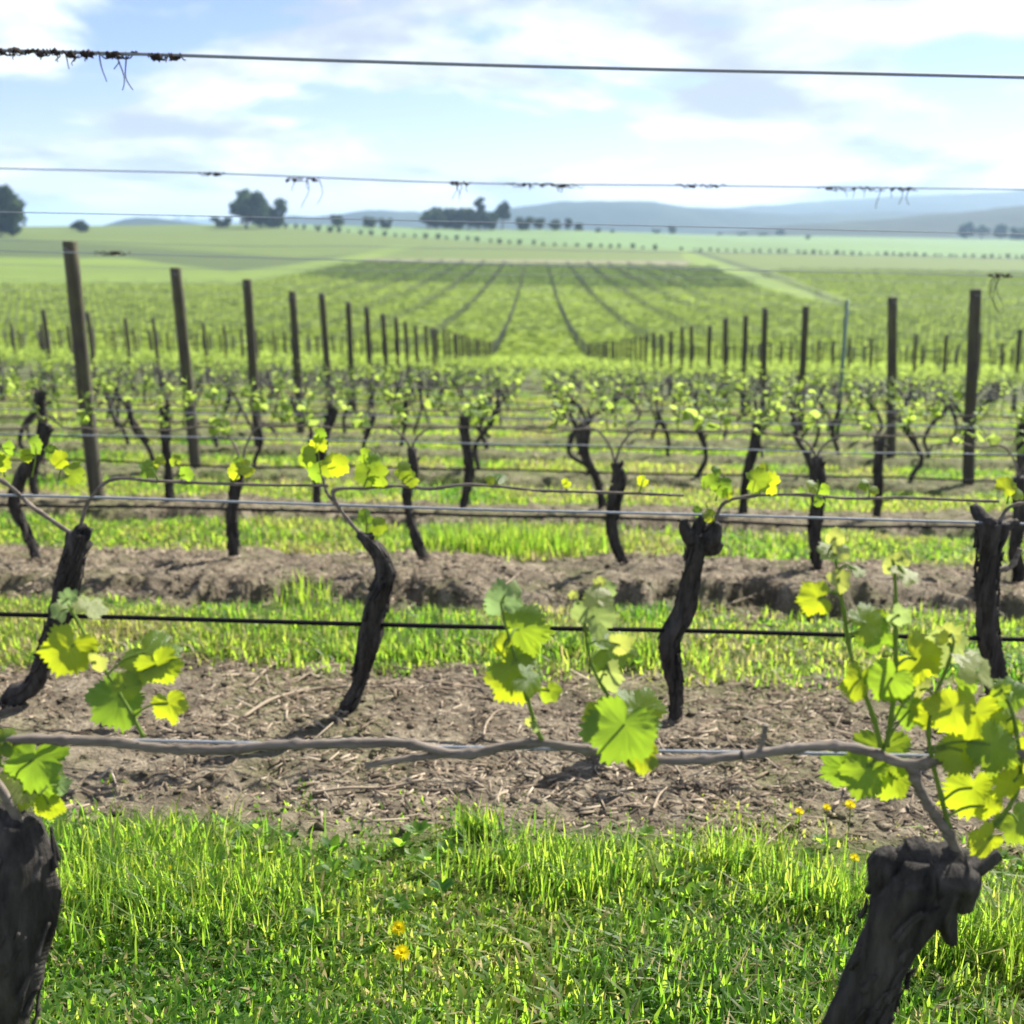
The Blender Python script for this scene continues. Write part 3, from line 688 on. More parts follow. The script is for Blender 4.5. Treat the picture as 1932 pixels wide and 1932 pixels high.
# ------------------------------------------------------------------ nearest row: two vines traced leaf by leaf
K0 = 1.27 / FOC                                                             # metres per frame unit at the nearest row
rnd0 = random.Random(3)
def loc_pts(px_list, Y, base): return [tuple(Vector(w) - base) for w in wpts(px_list, Y)]
def cane_part(parent, px_list, Y, base, rad, seed, name='cane', nodes=True, rad_end=None):
    g = Geo(); pts = loc_pts(px_list, Y, base); n = max(12, 5 * len(pts))
    n *= 2; p, r = catmull(pts, np.linspace(rad, rad_end or rad, len(pts)), n)
    if nodes: r = r * (1 + 0.34 * np.maximum(np.arange(n) % 17 == 0, 0.45 * ((np.arange(n) % 17 == 1) | (np.arange(n) % 17 == 16))) + 0.08 * np.sin(np.arange(n) * 0.9 + seed))
    g.tube(p, r, 10, 0.16, seed, 2.0, True, ridge=0.10); return obj(name, g.mesh(name, M['cane']), parent)
def shoot_part(parent, stem, leaves, Y, base, K, rad=0.0026, rg=rnd0, meshes=None):
    pts = [Vector(q) for q in loc_pts(stem, Y, base)]
    g = Geo(); p, r = catmull(pts, np.linspace(rad, rad * 0.55, len(pts)), 5 * len(pts))
    r = r * (1 + 0.35 * (np.arange(len(r)) % 6 == 0)); g.tube(p, r, 7, a=0.4)
    todo = []
    for lf in leaves:
        x, y, s = lf[:3]; young = len(lf) > 3 and lf[3]; spin = lf[4] if len(lf) > 4 else rg.uniform(-2.4, 2.4); face = lf[5] if len(lf) > 5 else None
        dy = lf[6] if len(lf) > 6 else rg.uniform(-0.03, 0.025) * (K / K0) ** 0.5
        todo.append((Vector(P(x, y, Y + dy)) - base, s * K * (0.92 if K < 0.001 else 1.0), young, spin, face))
    me_o = None; made = []
    gm = g
    # petioles join the stem's own mesh
    ends = []
    for c, s, young, spin, face in todo:
        if face is None: face = Vector((rg.uniform(-0.55, 0.55), -1, rg.uniform(-0.15, 0.75)))
        z = Vector(face).normalized(); xx = Vector((0, 0, 1)).cross(z).normalized(); yy = z.cross(xx)
        Rm = Matrix((xx, yy, z)).transposed() @ Matrix.Rotation(spin, 3, 'Z'); b = c - Rm @ Vector((0, 0.14 * s, 0))
        dists = np.linalg.norm(p - np.array(b)[None, :], axis=1) + 0.6 * np.maximum(p[:, 2] - b.z, 0); a = p[int(np.argmin(dists))]
        mid = (np.array(a) + np.array(b)) / 2 + np.array([0, 0, 0.006])
        q, r2 = catmull([a, mid, b], [rad * 0.55] * 3, 6); gm.tube(q, r2, 5, a=0.7, cap=False)
    so = obj('shoot', gm.mesh('shoot', M['stem']), parent)
    for c, s, young, spin, face in todo:
        me = None
        if meshes is not None: me = rg.choice(meshes)
        if face is None: face = Vector((rg.uniform(-0.55, 0.55), -1, rg.uniform(-0.15, 0.75)))
        place_leaf(so, c, s, face, spin, young, me, rg)
    return so
PI = math.pi
CAMF = (0.0, -1, 0.45)
# --- left vine of the nearest row
b0 = P(-20, 2100, ROW0); b0.z = G1(b0.x, ROW0) - 0.02
vineL = empty('grape_vine', b0); tag(vineL, 'thick vine trunk at the lower left corner with long cane along the wire', 'vine', 'grape vines of the trellis rows')
gl = trunk_geo([(0, 0, -0.05)] + loc_pts([(-22, 2010), (-12, 1930), (8, 1850), (24, 1750), (34, 1670), (42, 1605), (44, 1550)], ROW0, b0),
               [0.050, 0.047, 0.043, 0.043, 0.044, 0.043, 0.037, 0.022], 2.0, 26, 110, 0.24, 0.26, 3, None, 130)
obj('trunk', gl.mesh('trunk', M['bark']), vineL)
cane_part(vineL, [(40, 1560), (10, 1500), (-30, 1440), (-20, 1405), (30, 1397), (120, 1397), (220, 1401), (300, 1412), (380, 1415), (450, 1413), (520, 1406), (600, 1404), (680, 1402), (745, 1402), (800, 1410), (850, 1421), (900, 1420), (950, 1409), (1010, 1402), (1060, 1407), (1110, 1415), (1170, 1424), (1240, 1434), (1330, 1433), (1400, 1426)], ROW0, b0, 0.0062, 1.0, rad_end=0.0050)
cane_part(vineL, [(1445, 1368), (1440, 1395), (1432, 1420)], ROW0, b0, 0.0028, 3.0, 'twig')
cane_part(vineL, [(690, 1445), (760, 1432), (830, 1425), (900, 1422)], ROW0, b0, 0.0028, 5.0, 'twig', rad_end=0.005)
shoot_part(vineL, [(270, 1390), (255, 1360), (238, 1330), (205, 1275), (172, 1222), (148, 1175), (126, 1135)],
  [(128, 1232, 100, 0, 2.6, (0.5, -1, 0.1)), (285, 1238, 112, 0, -2.2, (-0.1, -0.7, 1.0)), (302, 1262, 84, 0, -2.7, (0.2, -1, -0.1)), (213, 1325, 112, 0, 2.4, (0.1, -1, 0.6)), (320, 1335, 70, 0, -2.9, (0.1, -1, 0.2)), (240, 1290, 55, 0, -0.6),
   (172, 1142, 60, 1, -1.0, (0.4, -0.4, 0.8)), (112, 1150, 46, 1, 0.9, (0.9, -0.6, 0.3)), (128, 1125, 36, 1, 0.1, (0.1, -1, 0.2)), (185, 1250, 42, 1, -1.2)], ROW0, b0, K0)
shoot_part(vineL, [(-10, 1440), (20, 1450), (50, 1475), (75, 1500)],
  [(62, 1447, 120, 0, 2.9, (0.2, -1, 0.2)), (30, 1480, 90, 1, 1.8, (0.4, -0.8, 0.6)), (85, 1485, 70, 0, -2.0), (92, 1525, 62, 0, PI, (0.1, -1, 0.0)), (115, 1480, 45, 1, -1.3), (-2, 1400, 60, 0, 1.5), (40, 1505, 60, 0, 2.8)], ROW0, b0, K0)
shoot_part(vineL, [(1022, 1396), (1008, 1360), (996, 1320), (985, 1285), (972, 1240), (960, 1200), (950, 1165), (945, 1138)],
  [(948, 1128, 74, 1, 0.15, (0.1, -1, 0.15)), (972, 1112, 40, 1, -0.5, (0.7, -0.7, 0.3)), (992, 1190, 104, 0, -1.7, (0.0, -1, 0.25), 0.02), (945, 1215, 44, 0, 1.4), (975, 1262, 92, 0, -2.3, (0.15, -0.8, 0.9), -0.01), (962, 1288, 96, 0, 2.6, (-0.1, -1, 0.3)), (1000, 1285, 64, 0, -2.4, (0.6, -0.6, 0.7)), (940, 1262, 46, 0, 1.7), (1040, 1308, 44, 0, -2.6, (0.1, -1, 0.2)), (998, 1362, 22, 1, 0.9), (1010, 1372, 20, 1, -0.9)], ROW0, b0, K0)
shoot_part(vineL, [(1190, 1425), (1178, 1380), (1155, 1325), (1132, 1288), (1115, 1250), (1107, 1210), (1103, 1170), (1112, 1140), (1130, 1112)],
  [(1170, 1385, 138, 0, 2.75, (0.0, -1, 0.25), -0.04), (1215, 1340, 104, 0, -1.5, (0.2, -0.9, 0.7)), (1200, 1375, 96, 0, -2.5, (-0.1, -0.8, 0.9)), (1212, 1432, 66, 0, PI, (0.0, -1, 0.4)), (1125, 1350, 62, 0, 1.7), (1148, 1282, 70, 1, -2.6, (-0.6, -1, 0.1)), (1158, 1226, 92, 0, -1.7, (0.1, -0.6, 0.5)), (1175, 1215, 50, 1, -1.2), (1130, 1155, 92, 1, -0.8, (0.2, -1, 0.2)), (1128, 1122, 56, 1, 0.0, (0.0, -0.7, 0.7)), (1150, 1110, 38, 1, -0.9), (1132, 1098, 26, 1, 0.1, (0.1, -1, 0.1))], ROW0, b0, K0)
shoot_part(vineL, [(1108, 1200), (1098, 1160), (1088, 1130)], [(1082, 1122, 20, 1, 0.4), (1090, 1140, 16, 1, -0.7)], ROW0, b0, K0, 0.0018)
# --- right vine of the nearest row
b1 = P(1600, 2080, ROW0); b1.z = G1(b1.x, ROW0) - 0.02
vineR = empty('grape_vine', b1); tag(vineR, 'stout leaning vine trunk at the lower right with its knobbly head showing', 'vine', 'grape vines of the trellis rows')
gr = trunk_geo([(0, 0, -0.05)] + loc_pts([(1600, 2030), (1618, 1940), (1652, 1850), (1684, 1760), (1712, 1690), (1738, 1650), (1745, 1615)], ROW0, b1),
               [0.045, 0.039, 0.036, 0.033, 0.033, 0.038, 0.040, 0.027], 5.0, 26, 110, 0.26, 0.26, 0, None, 130)
for pts, rr in [([(1700, 1660), (1675, 1625), (1668, 1605)], [0.030, 0.021, 0.010]), ([(1740, 1650), (1790, 1625), (1800, 1598)], [0.038, 0.028, 0.012]), ([(1715, 1650), (1712, 1618), (1700, 1600)], [0.024, 0.017, 0.008]), ([(1745, 1640), (1752, 1612), (1748, 1594)], [0.026, 0.018, 0.008]),
                ([(1750, 1660), (1800, 1655), (1815, 1690), (1822, 1715)], [0.036, 0.030, 0.018, 0.010]), ([(1765, 1680), (1782, 1720), (1795, 1780)], [0.022, 0.013, 0.006]),
                ([(1795, 1640), (1840, 1630), (1885, 1608)], [0.024, 0.014, 0.008])]:
    q, r = catmull(loc_pts(pts, ROW0 + 0.005, b1), rr, 22); gr.tube(q, r, 18, 0.40, pts[0][0] * 0.1, 1.0, True, ridge=0.28)
obj('trunk', gr.mesh('trunk', M['bark']), vineR)
cane_part(vineR, [(1812, 1630), (1790, 1575), (1755, 1525), (1735, 1490), (1720, 1455), (1712, 1440)], ROW0, b1, 0.0066, 7.0, rad_end=0.0054)
cane_part(vineR, [(1400, 1426), (1440, 1421), (1500, 1412), (1560, 1407), (1610, 1411), (1650, 1421), (1712, 1441), (1760, 1436), (1810, 1430), (1880, 1426), (1960, 1420)], ROW0, b1, 0.0056, 8.0)
shoot_part(vineR, [(1662, 1408), (1650, 1360), (1638, 1325), (1618, 1280), (1602, 1220), (1593, 1160), (1584, 1110), (1577, 1060), (1574, 1020)],
  [(1536, 1130, 66, 0, 1.7, (0.0, -1, 0.2)), (1588, 1095, 50, 1, -1.0), (1560, 1037, 42, 1, 1.3, (0.1, -0.6, 0.8)), (1590, 1040, 36, 1, -1.2), (1576, 1012, 36, 1, 0.0), (1620, 1075, 36, 1, -1.6, (0.1, -0.3, 0.9)), (1640, 1172, 74, 0, -1.2, (0.3, -0.9, 0.6)), (1652, 1195, 76, 0, -1.9, (-0.1, -1, 0.4)), (1622, 1290, 80, 0, 2.8, (0.5, -1, 0.1))], ROW0, b1, K0, 0.0032)
shoot_part(vineR, [(1672, 1408), (1680, 1360), (1686, 1310), (1690, 1250), (1690, 1190), (1690, 1130), (1688, 1085), (1684, 1055)],
  [(1676, 1290, 88, 0, 2.7, (-0.4, -1, 0.2)), (1740, 1250, 108, 0, -2.1, (0.2, -1, 0.1)), (1712, 1080, 60, 1, -1.5, (0.1, -0.3, 0.8)), (1684, 1065, 40, 1, 0.3), (1705, 1050, 34, 1, -0.5), (1660, 1170, 40, 0, 1.2), (1700, 1165, 46, 1, -2.0)], ROW0, b1, K0, 0.0032)
shoot_part(vineR, [(1668, 1412), (1655, 1430), (1640, 1445)],
  [(1668, 1432, 116, 0, PI, (-0.1, -1, 0.5)), (1632, 1462, 104, 0, 2.7, (0.2, -1, 0.4)), (1585, 1452, 80, 0, 1.9, (0.1, -1, 0.2)), (1692, 1478, 84, 0, -2.6, (0.1, -1, 0.1)), (1715, 1310, 46, 1, -1.2), (1722, 1345, 64, 0, -2.2)], ROW0, b1, K0)
shoot_part(vineR, [(1790, 1560), (1775, 1500), (1760, 1440), (1752, 1385), (1762, 1320), (1790, 1250), (1800, 1210)],
  [(1785, 1228, 92, 1, 2.9, (0.2, -1, 0.0)), (1790, 1195, 50, 1, 0.1), (1730, 1300, 58, 1, 1.2), (1745, 1350, 60, 0, 2.0), (1790, 1345, 84, 0, 2.5), (1835, 1362, 138, 0, 2.9, (0.1, -1, 0.15)), (1880, 1412, 100, 0, -2.2, (0.0, -1, 0.6)), (1810, 1425, 86, 0, 2.6), (1832, 1500, 116, 0, PI, (0.1, -1, 0.0)), (1872, 1525, 66, 0, -2.0)], ROW0, b1, K0, 0.0032)
shoot_part(vineR, [(1830, 1600), (1872, 1560), (1905, 1520), (1925, 1470), (1920, 1400), (1900, 1320), (1860, 1270), (1845, 1240)],
  [(1842, 1258, 84, 1, -0.4, (0.3, -0.6, 0.6)), (1825, 1285, 50, 0, 1.3), (1918, 1312, 66, 0, -2.0), (1886, 1300, 40, 0, 1.0), (1930, 1440, 90, 0, -2.4), (1905, 1480, 80, 0, 2.4), (1860, 1590, 74, 0, 2.2, (0.3, -1, 0.1)), (1925, 1560, 84, 0, -2.6), (1895, 1365, 60, 0, 2.2)], ROW0, b1, K0, 0.0032)

# ------------------------------------------------------------------ second row, traced
K1 = 3.6 / FOC
rnd1 = random.Random(8)
def traced_vine(Y, K, trunk_px, rad_px, label, seed, canes=(), knobs=2, sides=14, n=46):
    x0, y0 = trunk_px[0]
    w = P(x0, y0, Y); gz = G1(w.x, Y); b = Vector((w.x, Y, gz))
    v = empty('grape_vine', b); tag(v, label, 'vine', 'grape vines of the trellis rows')
    pts = loc_pts(trunk_px, Y, b); pts[0] = (0, 0, 0.01); pts = [(0.01, 0, -0.06)] + pts
    gg = trunk_geo(pts, [rad_px[0] * K * 0.95] + [r * K * 0.70 for r in rad_px], seed, 18, 80, 0.32, 0.26, knobs, None, 110, 1.3)
    obj('trunk', gg.mesh('trunk', M['bark']), v)
    for i, (c, r0, r1) in enumerate(canes): cane_part(v, c, Y, b, r0, seed + i, rad_end=r1)
    return v, b
v, b = traced_vine(ROW1, K1, [(25, 1345), (60, 1295), (82, 1245), (105, 1180), (128, 1100), (140, 1050), (148, 1005)], [24, 25, 27, 28, 29, 28, 26], 'vine leaning right at the left edge of the second row, forked stubby head', 1.3,
    [([(140, 1010), (110, 990), (60, 955), (0, 905), (-60, 890)], 0.008, 0.006), ([(150, 1000), (165, 950), (200, 910), (300, 908), (400, 912), (500, 915), (620, 916)], 0.006, 0.0045)], 3)
for st, lv in [([(60, 900), (66, 870), (68, 845)], [(66, 838, 36), (50, 860, 26)]), ([(110, 905), (116, 880), (122, 860)], [(112, 868, 34, 1), (140, 892, 44), (98, 850, 24, 1)]),
               ([(300, 908), (290, 890), (285, 880)], [(280, 884, 36), (300, 870, 22)]), ([(345, 910), (340, 890), (336, 872)], [(350, 893, 30), (330, 868, 24, 1)]), ([(440, 912), (450, 895), (452, 880)], [(440, 888, 32), (462, 884, 34), (450, 870, 22, 1)]),
               ([(10, 900), (0, 870), (-5, 850)], [(0, 870, 40), (15, 845, 28)])]:
    shoot_part(v, st, lv, ROW1, b, K1, 0.003, rnd1, MIDLEAF_ME)
v, b = traced_vine(ROW1, K1, [(655, 1352), (668, 1310), (690, 1240), (704, 1175), (718, 1115), (729, 1078), (718, 1048), (694, 1020), (676, 1006)], [23, 20, 24, 25, 27, 26, 20, 18, 12], 'bent vine left of centre in the second row with crooked top', 2.7,
    [([(680, 1008), (660, 985), (640, 958), (628, 930), (690, 921), (760, 917), (810, 922), (870, 915), (930, 917), (1010, 925), (1100, 928), (1200, 931), (1290, 935)], 0.0062, 0.0045), ([(640, 960), (615, 925), (610, 900)], 0.005, 0.003)], 2)
for st, lv in [([(612, 918), (605, 890), (600, 850)], [(580, 862, 40), (600, 838, 32, 1), (622, 876, 46), (596, 890, 40), (640, 880, 42), (605, 820, 24, 1)]),
               ([(690, 921), (696, 895), (700, 870)], [(688, 895, 46), (712, 898, 44), (704, 868, 30, 1), (690, 860, 28)]), ([(768, 918), (770, 895), (764, 870)], [(762, 888, 34, 1), (775, 905, 30, 1)]),
               ([(690, 1015), (692, 990), (690, 965)], [(688, 975, 30, 1), (715, 992, 34, 1), (704, 1005, 26)]), ([(935, 917), (940, 905), (945, 898)], [(940, 900, 34, 0, -1.6, (0, -0.4, 1)), (925, 905, 20)]), ([(1070, 927), (1068, 915), (1066, 905)], [(1068, 912, 18, 1)]),
               ([(1205, 931), (1210, 918), (1212, 908)], [(1212, 908, 22, 1)])]:
    shoot_part(v, st, lv, ROW1, b, K1, 0.003, rnd1, MIDLEAF_ME)
v, b = traced_vine(ROW1, K1, [(1275, 1350), (1275, 1300), (1266, 1245), (1262, 1212), (1288, 1155), (1304, 1090), (1311, 1040), (1316, 1005)], [18, 19, 22, 24, 25, 25, 27, 30], 'upright vine right of centre in the second row with broad knobbed head', 4.1,
    [([(1325, 1000), (1345, 985), (1365, 950), (1420, 936), (1500, 933), (1600, 940), (1700, 939), (1800, 943), (1885, 946)], 0.006, 0.0045)], 0)
gk = Geo()
for pts, rr in [([(1316, 1025), (1340, 1010), (1352, 985)], [20, 17, 9]), ([(1308, 1020), (1294, 1002), (1288, 980)], [18, 13, 7]), ([(1314, 1010), (1320, 990), (1326, 974)], [16, 12, 6]), ([(1325, 1030), (1348, 1032), (1360, 1022)], [14, 11, 6])]:
    q, r = catmull(loc_pts(pts, ROW1, b), [a * K1 for a in rr], 10); gk.tube(q, r, 14, 0.42, pts[0][0], 1.0, True, ridge=0.3)
obj('spur', gk.mesh('spur', M['bark']), v)
for st, lv in [([(1350, 945), (1355, 925), (1350, 900)], [(1340, 908, 34, 1), (1365, 918, 36), (1352, 890, 24, 1), (1375, 930, 26, 1)]), ([(1430, 936), (1438, 920), (1440, 900)], [(1432, 905, 46), (1450, 912, 42), (1440, 888, 26)]),
               ([(1540, 936), (1545, 920), (1542, 905)], [(1535, 920, 34, 1), (1555, 925, 24, 1), (1545, 945, 22, 1)]), ([(1640, 940), (1640, 925), (1636, 910)], [(1632, 915, 24, 1), (1650, 925, 20, 1)]), ([(1325, 985), (1335, 965), (1332, 948)], [(1338, 972, 26, 1), (1318, 965, 22)])]:
    shoot_part(v, st, lv, ROW1, b, K1, 0.003, rnd1, MIDLEAF_ME)
v, b = traced_vine(ROW1, K1, [(1888, 1345), (1880, 1280), (1868, 1205), (1862, 1120), (1866, 1050), (1870, 985)], [24, 25, 27, 27, 27, 32], 'thick upright vine at the right edge of the second row', 6.2,
    [([(1885, 985), (1900, 960), (1940, 948), (1990, 946)], 0.006, 0.005), ([(1880, 1075), (1905, 1070), (1925, 1035)], 0.012, 0.008)], 3)
for st, lv in [([(1900, 950), (1905, 925), (1910, 905)], [(1900, 915, 36), (1920, 930, 30)])]:
    shoot_part(v, st, lv, ROW1, b, K1, 0.003, rnd1, MIDLEAF_ME)

# ------------------------------------------------------------------ generic vine parts
def proto_trunk(seed, sides=9, n=20):
    rg = np.random.default_rng(seed); l1, l2 = rg.normal(0, 0.07, 2); hgt = rg.uniform(0.58, 0.70)
    pts = [(0, 0, -0.06), (0, 0, 0.02), (l1, rg.normal(0, 0.02), 0.2), (l1 * 0.6 + l2, rg.normal(0, 0.02), 0.42), (l2 * 1.4, 0, hgt * 0.88), (l2 * 1.5 + rg.normal(0, 0.02), 0, hgt)]
    r0 = rg.uniform(0.019, 0.027)
    g = trunk_geo(pts, [r0 * 1.2, r0 * 1.1, r0, r0 * rg.uniform(0.9, 1.2), r0 * 1.15, r0 * 0.9], seed * 1.7, sides, n, 0.34, 0.18, 2, rg)
    if rg.random() < 0.5:                                                  # forked vine
        s = rg.choice([-1, 1]); q, r = catmull([(l1 * 0.6, 0, 0.25), (l1 + s * 0.08, 0, 0.42), (l2 + s * 0.14, 0.01, hgt + 0.02)], [r0 * 0.7, r0 * 0.65, r0 * 0.6], 12); g.tube(q, r, sides - 2, 0.2, seed, 1.0, True, ridge=0.1)
    return g.mesh('trunk', M['bark']), (pts[-1][0], 0, hgt)
def proto_cane(seed, head, s, sides=5):
    rg = np.random.default_rng(seed); x0, _, h = head
    pts = [(x0, 0, h - 0.02), (x0 + s * 0.025, rg.normal(0, 0.015), max(h + 0.05, 0.45 * h + 0.40)), (x0 + s * 0.11, 0, 0.755 + rg.normal(0, 0.006)), (x0 + s * 0.22, 0, 0.757 + rg.normal(0, 0.006)), (x0 + s * 0.36, 0, 0.75 + rg.normal(0, 0.012)), (s * 0.56, 0, 0.755)]
    p, r = catmull(pts, [0.0070, 0.0062, 0.0056, 0.0052, 0.0046, 0.004], 16); g = Geo(); g.tube(p, r, sides, 0.1, seed); return g.mesh('cane', M['cane']), p
NPROTO = 10
PROTO = []
for i in range(NPROTO):
    tm, head = proto_trunk(100 + i); c1, p1 = proto_cane(200 + i, head, 1); c2, p2 = proto_cane(300 + i, head, -1)
    rg = np.random.default_rng(400 + i); shoots = []; allg = Geo(); ns = int(rg.integers(6, 10))
    for k in range(ns):
        p = (p1 if k % 2 else p2); b = p[int(rg.integers(3, 13))] + np.array([0, 0, 0.004]); h = rg.uniform(0.12, 0.30)
        gl_, gs_ = Geo(), Geo(); gen_shoot(rg, (0, 0, 0), h, rg.normal(0, 0.3, 2), rg.uniform(0.048, 0.074), int(rg.integers(5, 8)), gl_, gs_)
        shoots.append((tuple(b), gs_.mesh('shoot', M['stem']), gl_.mesh('leaves', M['leaf_mid'])))
        for q in range(1 if k % 4 else 2):
            b2 = p[int(rg.integers(3, 13))] + np.array([0, 0, 0.004]); gen_shoot(rg, b2, rg.uniform(0.14, 0.32), rg.normal(0, 0.3, 2), rg.uniform(0.060, 0.088), int(rg.integers(5, 8)), allg, Geo(), [LEAF_XS])
    PROTO.append((tm, c1, c2, shoots, allg.mesh('foliage', M['leaf_mid'], False)))
def px_of(x, y, z): a, b_ = proj(x, y, z); return float(a)
VINES = 6
def add_vine(x, y, label, proto, detail, flip=False, scale=1.0, group='grape vines of the trellis rows', trunk_override=None, head=None):
    global VINES
    e = empty('grape_vine', (x, y, G1(x, y) if y < 40 else T1(x, y))); tag(e, label, 'vine', group)
    e.scale = (-scale if flip else scale, scale, scale * (1.0))
    tm, c1, c2, shoots, allf = PROTO[proto]
    if trunk_override is None: obj('trunk', tm, e)
    else: obj('trunk', trunk_override, e)
    if head is not None: c1, c2 = proto_cane(int(1000 * abs(x)) + 1, head, 1, 6)[0], proto_cane(int(1000 * abs(x)) + 2, head, -1, 6)[0]
    obj('cane', c1, e); obj('cane', c2, e)
    if detail:
        for b, sm, lm in shoots:
            s = obj('shoot', sm, e, b); obj('leaves', lm, s)
    else:
        f = obj('foliage', allf, e)
    VINES += 1
    return e
# third and fourth rows: trunks traced, the rest generic
def traced_row(Y, K, items, start, rowname):
    for i, (pts, rad, desc) in enumerate(items):
        w = P(pts[0][0], pts[0][1], Y); b = Vector((w.x, Y, G1(w.x, Y)))
        lp = loc_pts(pts, Y, b); lp[0] = (0, 0, 0.01); lp = [(0, 0, -0.06)] + lp
        g = trunk_geo(lp, [rad[0] * K * 0.8] + [r * K * 0.64 for r in rad], start + i * 1.9, 14, 50, 0.32, 0.22, 2, None, 60, 1.8)
        add_vine(b.x, Y, '%s in the %s row' % (desc, rowname), (i * 3 + int(start)) % NPROTO, True, False, 1.0, trunk_override=g.mesh('trunk', M['bark']), head=(lp[-1][0], 0, lp[-1][2]))
R2, R3 = row_y(2), row_y(3)
traced_row(R2, 6.2 / FOC, [
    ([(68, 1052), (48, 1000), (28, 955), (40, 900), (75, 850), (85, 800)], [14, 13, 14, 16, 20, 18], 'vine leaning left at the left edge'),
    ([(445, 1066), (440, 1020), (437, 970), (446, 920), (456, 885)], [15, 14, 14, 16, 15], 'short wavy vine left of centre'),
    ([(800, 1075), (790, 1030), (775, 985), (768, 930), (778, 890), (776, 845)], [13, 13, 12, 11, 15, 12], 'slim vine bowed to the left just left of the middle'),
    ([(1175, 1080), (1166, 1040), (1154, 990), (1160, 940), (1168, 895), (1160, 872)], [13, 14, 15, 18, 20, 14], 'claw-topped vine right of the middle'),
    ([(1540, 1088), (1538, 1030), (1541, 960), (1547, 900), (1540, 862)], [14, 15, 16, 22, 15], 'straight fat-headed vine right of centre'),
    ([(1922, 1100), (1915, 1040), (1925, 970), (1922, 900)], [14, 15, 15, 16], 'vine cut by the right edge')], 3.0, 'third')
traced_row(R3, 8.7 / FOC, [
    ([(64, 920), (66, 860), (80, 800), (75, 740)], [10, 10, 12, 13], 'vine before the left edge post'),
    ([(320, 926), (316, 870), (312, 810), (310, 768)], [10, 11, 11, 12], 'straight vine between the two tallest left posts'),
    ([(597, 944), (600, 880), (618, 810), (632, 770)], [10, 11, 12, 14], 'vine leaning right left of the middle'),
    ([(875, 950), (886, 890), (880, 840), (873, 785)], [11, 12, 12, 14], 'vine with flat-cut head just left of the middle'),
    ([(1136, 955), (1124, 900), (1105, 860), (1102, 805)], [9, 11, 11, 13], 'vine bowed to the left just right of the middle'),
    ([(1402, 960), (1410, 890), (1424, 840), (1430, 800)], [10, 11, 12, 13], 'vine leaning right at right of centre'),
    ([(1655, 970), (1656, 900), (1660, 830)], [10, 12, 14], 'straight stubby vine near the right post'),
    ([(1925, 985), (1926, 900), (1928, 800)], [11, 11, 12], 'vine at the right edge')], 5.0, 'fourth')
VINES = 20
rgv = np.random.default_rng(31)
n = 4; LAST = 4
while VINES < 296:
    y = row_y(n); hw = 0.50 * y; xs = []
    x = 0.52 - VS * math.ceil((hw + 1) / VS)
    while x < hw:
        xj = x + rgv.normal(0, 0.05)
        if -25 < px_of(xj, y, T1(xj, y) + 0.6) < 1957: xs.append(xj)
        x += VS
    if VINES + len(xs) > 300: break
    for i, xj in enumerate(xs):
        add_vine(xj, y, 'gnarled leafing vine, %s from the left in the %s row back' % (nth(i + 1), ORD[n]), int(rgv.integers(NPROTO)), n <= 5, bool(rgv.integers(2)), rgv.uniform(0.92, 1.1))
    LAST = n; n += 1

# remaining rows of the near slope as one mass
def slope_rows():
    rg = np.random.default_rng(77); g = Geo(); gt = Geo()
    lv, lf = LEAF_XS
    V, F, A, cnt = [], [], [], 0
    for k in range(LAST + 1, 37):
        y = row_y(k); hw = 0.56 * y; nl = int(2 * hw * 28)
        x = rg.uniform(-hw, hw, nl); c = np.stack([x, y + rg.normal(0, 0.09, nl), T(x, np.full(nl, y)) + 0.70 + rg.beta(1.6, 2.4, nl) * 0.42], 1)
        a = rg.normal(size=(nl, 3)); a /= np.linalg.norm(a, axis=1)[:, None]; b = np.cross(a, rg.normal(size=(nl, 3))); b /= np.linalg.norm(b, axis=1)[:, None]
        s = rg.uniform(0.045, 0.085, nl)[:, None]
        V.append(np.stack([c - a * s, c + b * s * 0.8, c + a * s, c - b * s * 0.8], 1).reshape(-1, 3)); i = np.arange(nl)[:, None] * 4 + cnt
        F.append(np.concatenate([i + np.array([0, 1, 2]), i + np.array([0, 2, 3])])); cnt += nl * 4
        A.append(np.repeat(np.clip(rg.normal(0.4, 0.25, nl), 0, 1), 4))
        x = np.arange(0.52 - VS * math.ceil(hw / VS), hw, VS)
        for xx in x:
            z = T1(xx, y); gt.tube(np.array([(xx, y, z - 0.05), (xx + rg.normal(0, 0.05), y, z + 0.35), (xx + rg.normal(0, 0.07), y, z + 0.72)]), [0.04, 0.035, 0.04], 5)
    o = obj('vine_foliage', mesh_np('vine_foliage', np.concatenate(V), np.concatenate(F), {'tint': np.concatenate(A)}, False, [M['leaf_mid']]))
    tag(o, 'massed young leaves of the vine rows at the brow of the slope', 'foliage', kind='stuff')
    o = obj('vine_trunks', gt.mesh('vine_trunks', M['bark'])); tag(o, 'dark trunks of the distant vine rows at the brow', 'vines', kind='stuff')
slope_rows()

